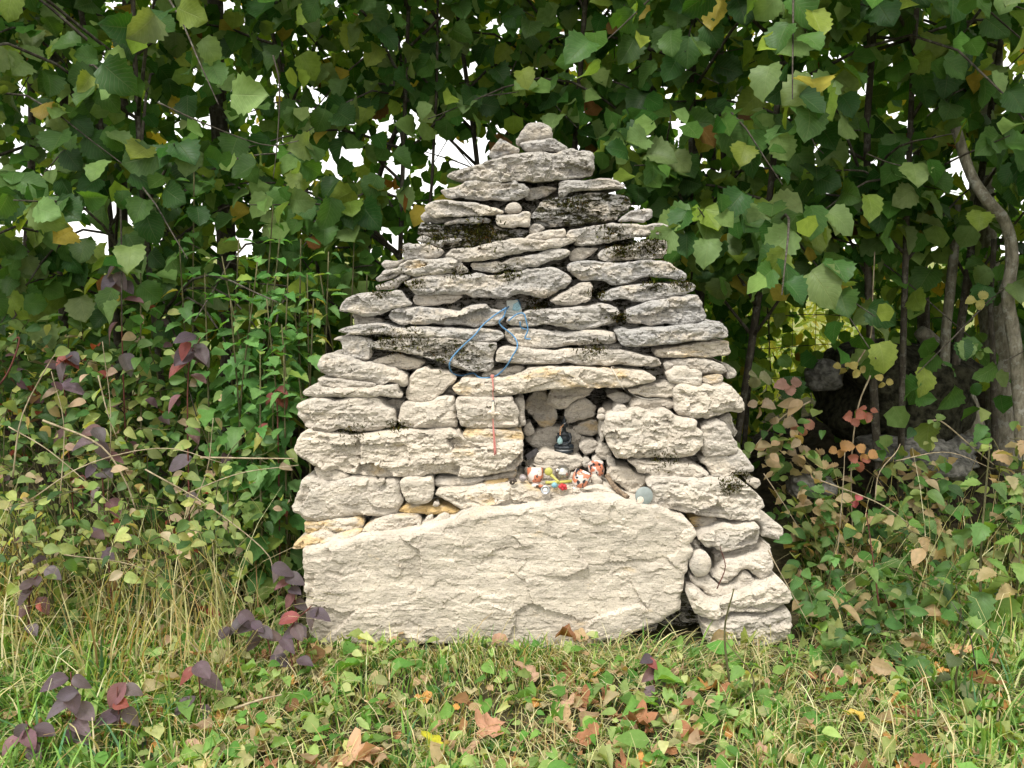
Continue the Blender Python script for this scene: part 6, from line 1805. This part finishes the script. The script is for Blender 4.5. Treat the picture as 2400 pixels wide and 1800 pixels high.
M_WHITEGL = simple_mat('white_glaze', (0.68, 0.62, 0.56), 0.3)
def cup(px, py, Y, r, h, rot, label, feet=True):
    c = P(px, py, Y)
    e = tag(empty('egg_cup', tuple(c)), label, 'egg cup', 'patched egg cups in the niche')
    e.rotation_euler = rot
    prof = [(0.001, -h * 0.5), (r * 0.55, -h * 0.5), (r * 0.82, -h * 0.36), (r * 0.98, -h * 0.05), (r, h * 0.25), (r * 0.96, h * 0.5), (r * 0.88, h * 0.5), (r * 0.90, h * 0.2), (r * 0.75, -h * 0.25), (r * 0.3, -h * 0.38), (0.001, -h * 0.38)]
    MB().lathe(prof, 32).build('bowl', M_GLAZE, e)
    MB().lathe([(r * 0.42, -h * 0.5), (r * 0.5, -h * 0.62), (r * 0.62, -h * 0.68), (0.001, -h * 0.68)][::-1], 24).build('foot_ring', M_WHITEGL, e)
    if feet:
        for sx in (-1, 1):
            MB().blob((sx * r * 0.45, -r * 0.45, -h * 0.74), (r * 0.30, r * 0.48, r * 0.20), 2, 0.0, 14, 10).build('shoe', M_GLAZE, e)
    return e
YS = 0.085
cup(*src('T 412,295')[0], YS + 0.01, 0.0240, 0.042, (RAD(-14), RAD(6), 0.4), 'orange and black patched egg cup at the dark end of the row')
cup(*src('T 1002,350')[0], YS - 0.015, 0.0250, 0.046, (RAD(22), RAD(-4), 1.9), 'tilted egg cup with little shoes nearest the middle of the shelf')
cup(*src('T 1205,235')[0], YS + 0.055, 0.0235, 0.044, (RAD(-10), RAD(10), 3.3), 'orange patched egg cup standing by the red-brown stick', False)
c = P(*src('T 768,272')[0], YS + 0.02)
e = tag(empty('silver_bauble', tuple(c)), 'glossy silver-grey ball with a small eye dot', 'bauble')
MB().blob((0, 0, 0), 0.0232, 1, 0.0, 28, 20).build('ball', simple_mat('silvered_glass', (0.50, 0.48, 0.42), 0.22, 0.85), e)
d = P(*src('T 700,232')[0], YS + 0.003) - c
MB().blob(d, (0.0050, 0.003, 0.0050), 1, 0.0, 12, 8).build('eye', M_WHITEGL, e)
MB().blob(d + np.array((0.001, -0.0026, -0.001)), (0.0022, 0.0012, 0.0022), 1, 0.0, 10, 6).build('pupil', M_BEAD, e)
M_YEL = simple_mat('yellow_plastic', (0.44, 0.41, 0.10), 0.5)
c = P(*src('T 585,250')[0], YS - 0.005)
e = tag(empty('yellow_spoon', tuple(c)), 'olive-yellow plastic spoon lying between the cups', 'spoon')
MB().blob((0, 0, 0), (0.0115, 0.006, 0.0118), 1, 0.0, 18, 12).build('spoon_bowl', M_YEL, e)
hd = [P(*src(f'T {a},{b}')[0], y) - c for a, b, y in ((620, 295, YS - 0.004), (670, 345, YS - 0.012), (720, 385, YS - 0.02))]
MB().tube(spline(hd, 8), [0.006, 0.005, 0.0042, 0.0038, 0.0036, 0.0036, 0.0036, 0.003], 8).build('handle', M_YEL, e)
a, b = P(*src('T 545,392')[0], YS - 0.02), P(*src('T 885,372')[0], YS - 0.012)
o = MB().tube(np.array([(0, 0, 0), (b - a) * 0.5 + np.array((0, 0, -0.002)), b - a]), 0.0042, 8).build('yellow_rod', M_YEL, None)
o.location = tuple(a)
tag(o, 'bright yellow plastic rod lying under the silver ball', 'rod')
c = P(*src('T 768,450')[0], YS - 0.035)
e = tag(empty('red_berries', tuple(c)), 'bunch of shiny red berries at the front of the shelf', 'berries')
for k, (dx, dz, r) in enumerate(((-.006, .001, .0065), (.005, .003, .0062), (0, -.004, .006), (.008, -.003, .0045), (-.002, .006, .005))):
    MB().blob((dx, -0.003 * (k % 2), dz), r, k, 0.06, 14, 10).build('berry', M_RED, e)
c = P(*src('T 660,425')[0], YS - 0.03)
o = MB().blob((0, 0, 0), (0.0088, 0.0075, 0.0078), 5, 0.15, 16, 10).build('blue_bead', simple_mat('turquoise_glass', (0.18, 0.36, 0.42), 0.3, noise=0.3, nscale=300), None)
o.location = tuple(c)
tag(o, 'turquoise glass bead beside the red berries', 'bead')
c = P(*src('T 545,490')[0], YS - 0.045)
e = tag(empty('metal_cap', tuple(c)), 'round silver metal cap facing out at the shelf edge', 'cap')
e.rotation_euler = (RAD(75), 0, RAD(-8))
MB().lathe([(0.001, 0.006), (0.0062, 0.006), (0.0066, 0.0066), (0.0088, 0.0066), (0.0092, 0.0078), (0.0118, 0.0078), (0.0125, 0.006), (0.0125, -0.006), (0.001, -0.006)][::-1], 30).build('ring', simple_mat('dull_aluminium', (0.42, 0.43, 0.44), 0.35, 0.8), e)
MB().lathe([(0.001, 0.0064), (0.0060, 0.0064), (0.0060, 0.0058), (0.001, 0.0058)][::-1], 24).build('disc', M_WHITEGL, e)
c = P(*src('T 250,335')[0], YS - 0.02)
o = MB().blob((0, 0, 0), (0.0105, 0.010, 0.0112), 1, 0.02, 20, 14).build('glass_bead', simple_mat('smoky_glass', (0.30, 0.26, 0.25), 0.15, spec=0.7, noise=0.4, nscale=150), None)
o.location = tuple(c)
tag(o, 'smoky glass bead next to the snail shell', 'bead')
c = P(*src('T 118,385')[0], YS - 0.03)
m = MB()
sp_pts, sp_r = [], []
for k in range(40):
    th = k * 0.33
    r = 0.0085 * math.exp(-0.11 * th)
    sp_pts.append((r * math.cos(th), -0.0012 * th * 0.5, r * math.sin(th))); sp_r.append(max(0.0006, r * 0.55))
o = m.tube(sp_pts, sp_r, 8).build('snail_shell', simple_mat('dark_shell', (0.06, 0.045, 0.035), 0.4, noise=0.6, nscale=300), None)
o.location = tuple(c)
tag(o, 'dark coiled snail shell at the end of the shelf', 'shell')
pts = np.array([P(*src(f'T {a},{b}')[0], y) for a, b, y in ((1335, 290, YS - 0.005), (1400, 400, YS - 0.02), (1480, 490, YS - 0.035), (1560, 545, YS - 0.05), (1610, 590, YS - 0.06))])
o = MB().tube(spline(pts, 18) - pts[0], 0.0072 * (1 + 0.15 * fbm(np.arange(18)[:, None] * np.array((0.7, 0, 0)) + 0.3, 3, 2)), 9, wob=0.12, seed=4).build('bark_stick', simple_mat('brown_bark', (0.20, 0.145, 0.095), 0.85, noise=0.5, nscale=160, bump=0.004), None)
o.location = tuple(pts[0])
tag(o, 'short knobbly brown stick leaning at the niche edge', 'stick')
pd = src('T 1818,556')[0]
tt = min(hit_t(pd[0] + 18 * math.cos(k), pd[1] + 18 * math.sin(k)) or 9 for k in np.linspace(0, 6.2, 12))
c = CAM + ray(pd[0], pd[1]) * tt - np.array((0, 0.006, 0))
e = tag(empty('round_disc', tuple(c)), 'grey-green round disc propped below the niche', 'disc')
e.rotation_euler = (RAD(78), RAD(4), RAD(6))
MB().lathe([(0.001, -0.0022), (0.0235, -0.0022), (0.0248, -0.0008), (0.0248, 0.0012), (0.0238, 0.0024), (0.001, 0.0020)], 40).build('plate', simple_mat('grey_green_lid', (0.22, 0.25, 0.235), 0.4, noise=0.12, nscale=60), e)
MB().lathe([(0.0001, 0.0), (0.0112, 0.0), (0.0120, 0.0012), (0.0100, 0.0026), (0.0001, 0.0028)], 18, Matrix.Translation((-0.0105, -0.0120, 0.0012)) @ Matrix.Diagonal((0.85, 0.85, 0.6, 1))).build('cream_patch', M_CERAM, e)
pts = np.array([P(*src(f'J {a},{b}')[0], y) for a, b, y in ((250, 1275, 0.175), (350, 1205, 0.19), (450, 1145, 0.205))])
m = MB()
V = []
for p in pts:
    V += [p + np.array((-0.004, 0, 0.007)), p + np.array((0.005, 0, -0.008)), p + np.array((0.005, 0.006, -0.008)), p + np.array((-0.004, 0.006, 0.007))]
V = np.array(V) - pts[0]
o = mesh_obj('slate_strip', V, [(0, 1, 5, 4), (4, 5, 9, 8), (1, 2, 6, 5), (5, 6, 10, 9), (3, 0, 4, 7), (7, 4, 8, 11), (2, 3, 7, 6), (6, 7, 11, 10), (0, 3, 2, 1), (8, 9, 10, 11)], simple_mat('dark_slate', (0.06, 0.055, 0.055), 0.6, noise=0.3, nscale=90), None, False, tuple(pts[0]))
tag(o, 'dark slate strip stuck in the niche corner', 'slate')
for k, (a_, b_, lab) in enumerate((('T 250,95', 'T 330,195', 'thin brown twig in the niche corner'), ('T 365,160', 'T 420,215', 'short brown twig behind the first egg cup'))):
    a, b = P(*src(a_)[0], YS + 0.02), P(*src(b_)[0], YS + 0.02)
    o = MB().tube(spline([a, (a + b) / 2 + np.array((0.002, 0, 0.002)), b], 8) - a, 0.0028, 6, wob=0.1, seed=k).build('small_twig', M_BARK, None)
    o.location = tuple(a)
    tag(o, lab, 'twig')

# ------------------------------------------------------------------ moss cushions on the stones
def moss(px, py, r_px, n, seed, ln=0.010, pal=((0.030, 0.032, 0.010), (0.060, 0.062, 0.018), (0.12, 0.115, 0.03), (0.10, 0.055, 0.02))):
    rg = np.random.default_rng(seed)
    own, Pn, Nn = None, [], []
    for k in range(n):
        a = px + rg.normal(0, r_px * 0.5); b = py + rg.normal(0, r_px * 0.28)
        d = ray(a, b)
        h = BVH.ray_cast(Vector(CAM), Vector(d).normalized())
        if h[0] is not None:
            Pn.append(tuple(h[0])); Nn.append(tuple(h[1]))
    if not Pn:
        return
    pos = np.array(Pn); nr = np.array(Nn)
    a = nr * 0.5 + np.array((0, -0.5, 0.55)) + rg.normal(0, 0.45, (len(pos), 3))
    sz = ln * rg.uniform(0.5, 1.3, len(pos))
    col = mixcol(rg, len(pos), pal, (0.4, 0.35, 0.15, 0.10), 0.25)
    best, bd = None, 9
    for o in cairn.children:
        dd = (Vector(pos.mean(0)) - o.location)
        dd = abs(dd.x) + 3 * abs(dd.z)
        if dd < bd:
            best, bd = o, dd
    o = scatter_mesh('moss', GEO['lance'][1], pos - np.array(best.location), frames(a, rg.normal(0, 1, (len(pos), 3))), sz, col, M_LEAF_A, best)
for k, (px, py, r, n) in enumerate([(1122, 545, 55, 700), (1020, 560, 40, 300), (1455, 590, 30, 300), (1520, 575, 60, 600), (1500, 460, 50, 350), (1340, 480, 45, 300), (1262, 712, 32, 320), (1400, 690, 26, 220),
                                    (1452, 745, 22, 320), (1540, 665, 40, 260), (1605, 665, 30, 260), (1390, 820, 45, 260), (1075, 640, 26, 160), (1190, 640, 36, 220), (960, 800, 60, 300), (900, 795, 50, 250),
                                    (1060, 830, 60, 260), (960, 665, 40, 220), (890, 685, 26, 140), (925, 590, 30, 260), (1712, 1140, 30, 300), (1735, 1115, 24, 160), (1560, 1080, 45, 160), (830, 1012, 40, 180),
                                    (1590, 620, 30, 160), (930, 1000, 24, 200), (1430, 545, 40, 200)]):
    moss(px, py, r, n, 800 + k, 0.010 if k != 0 else 0.014)
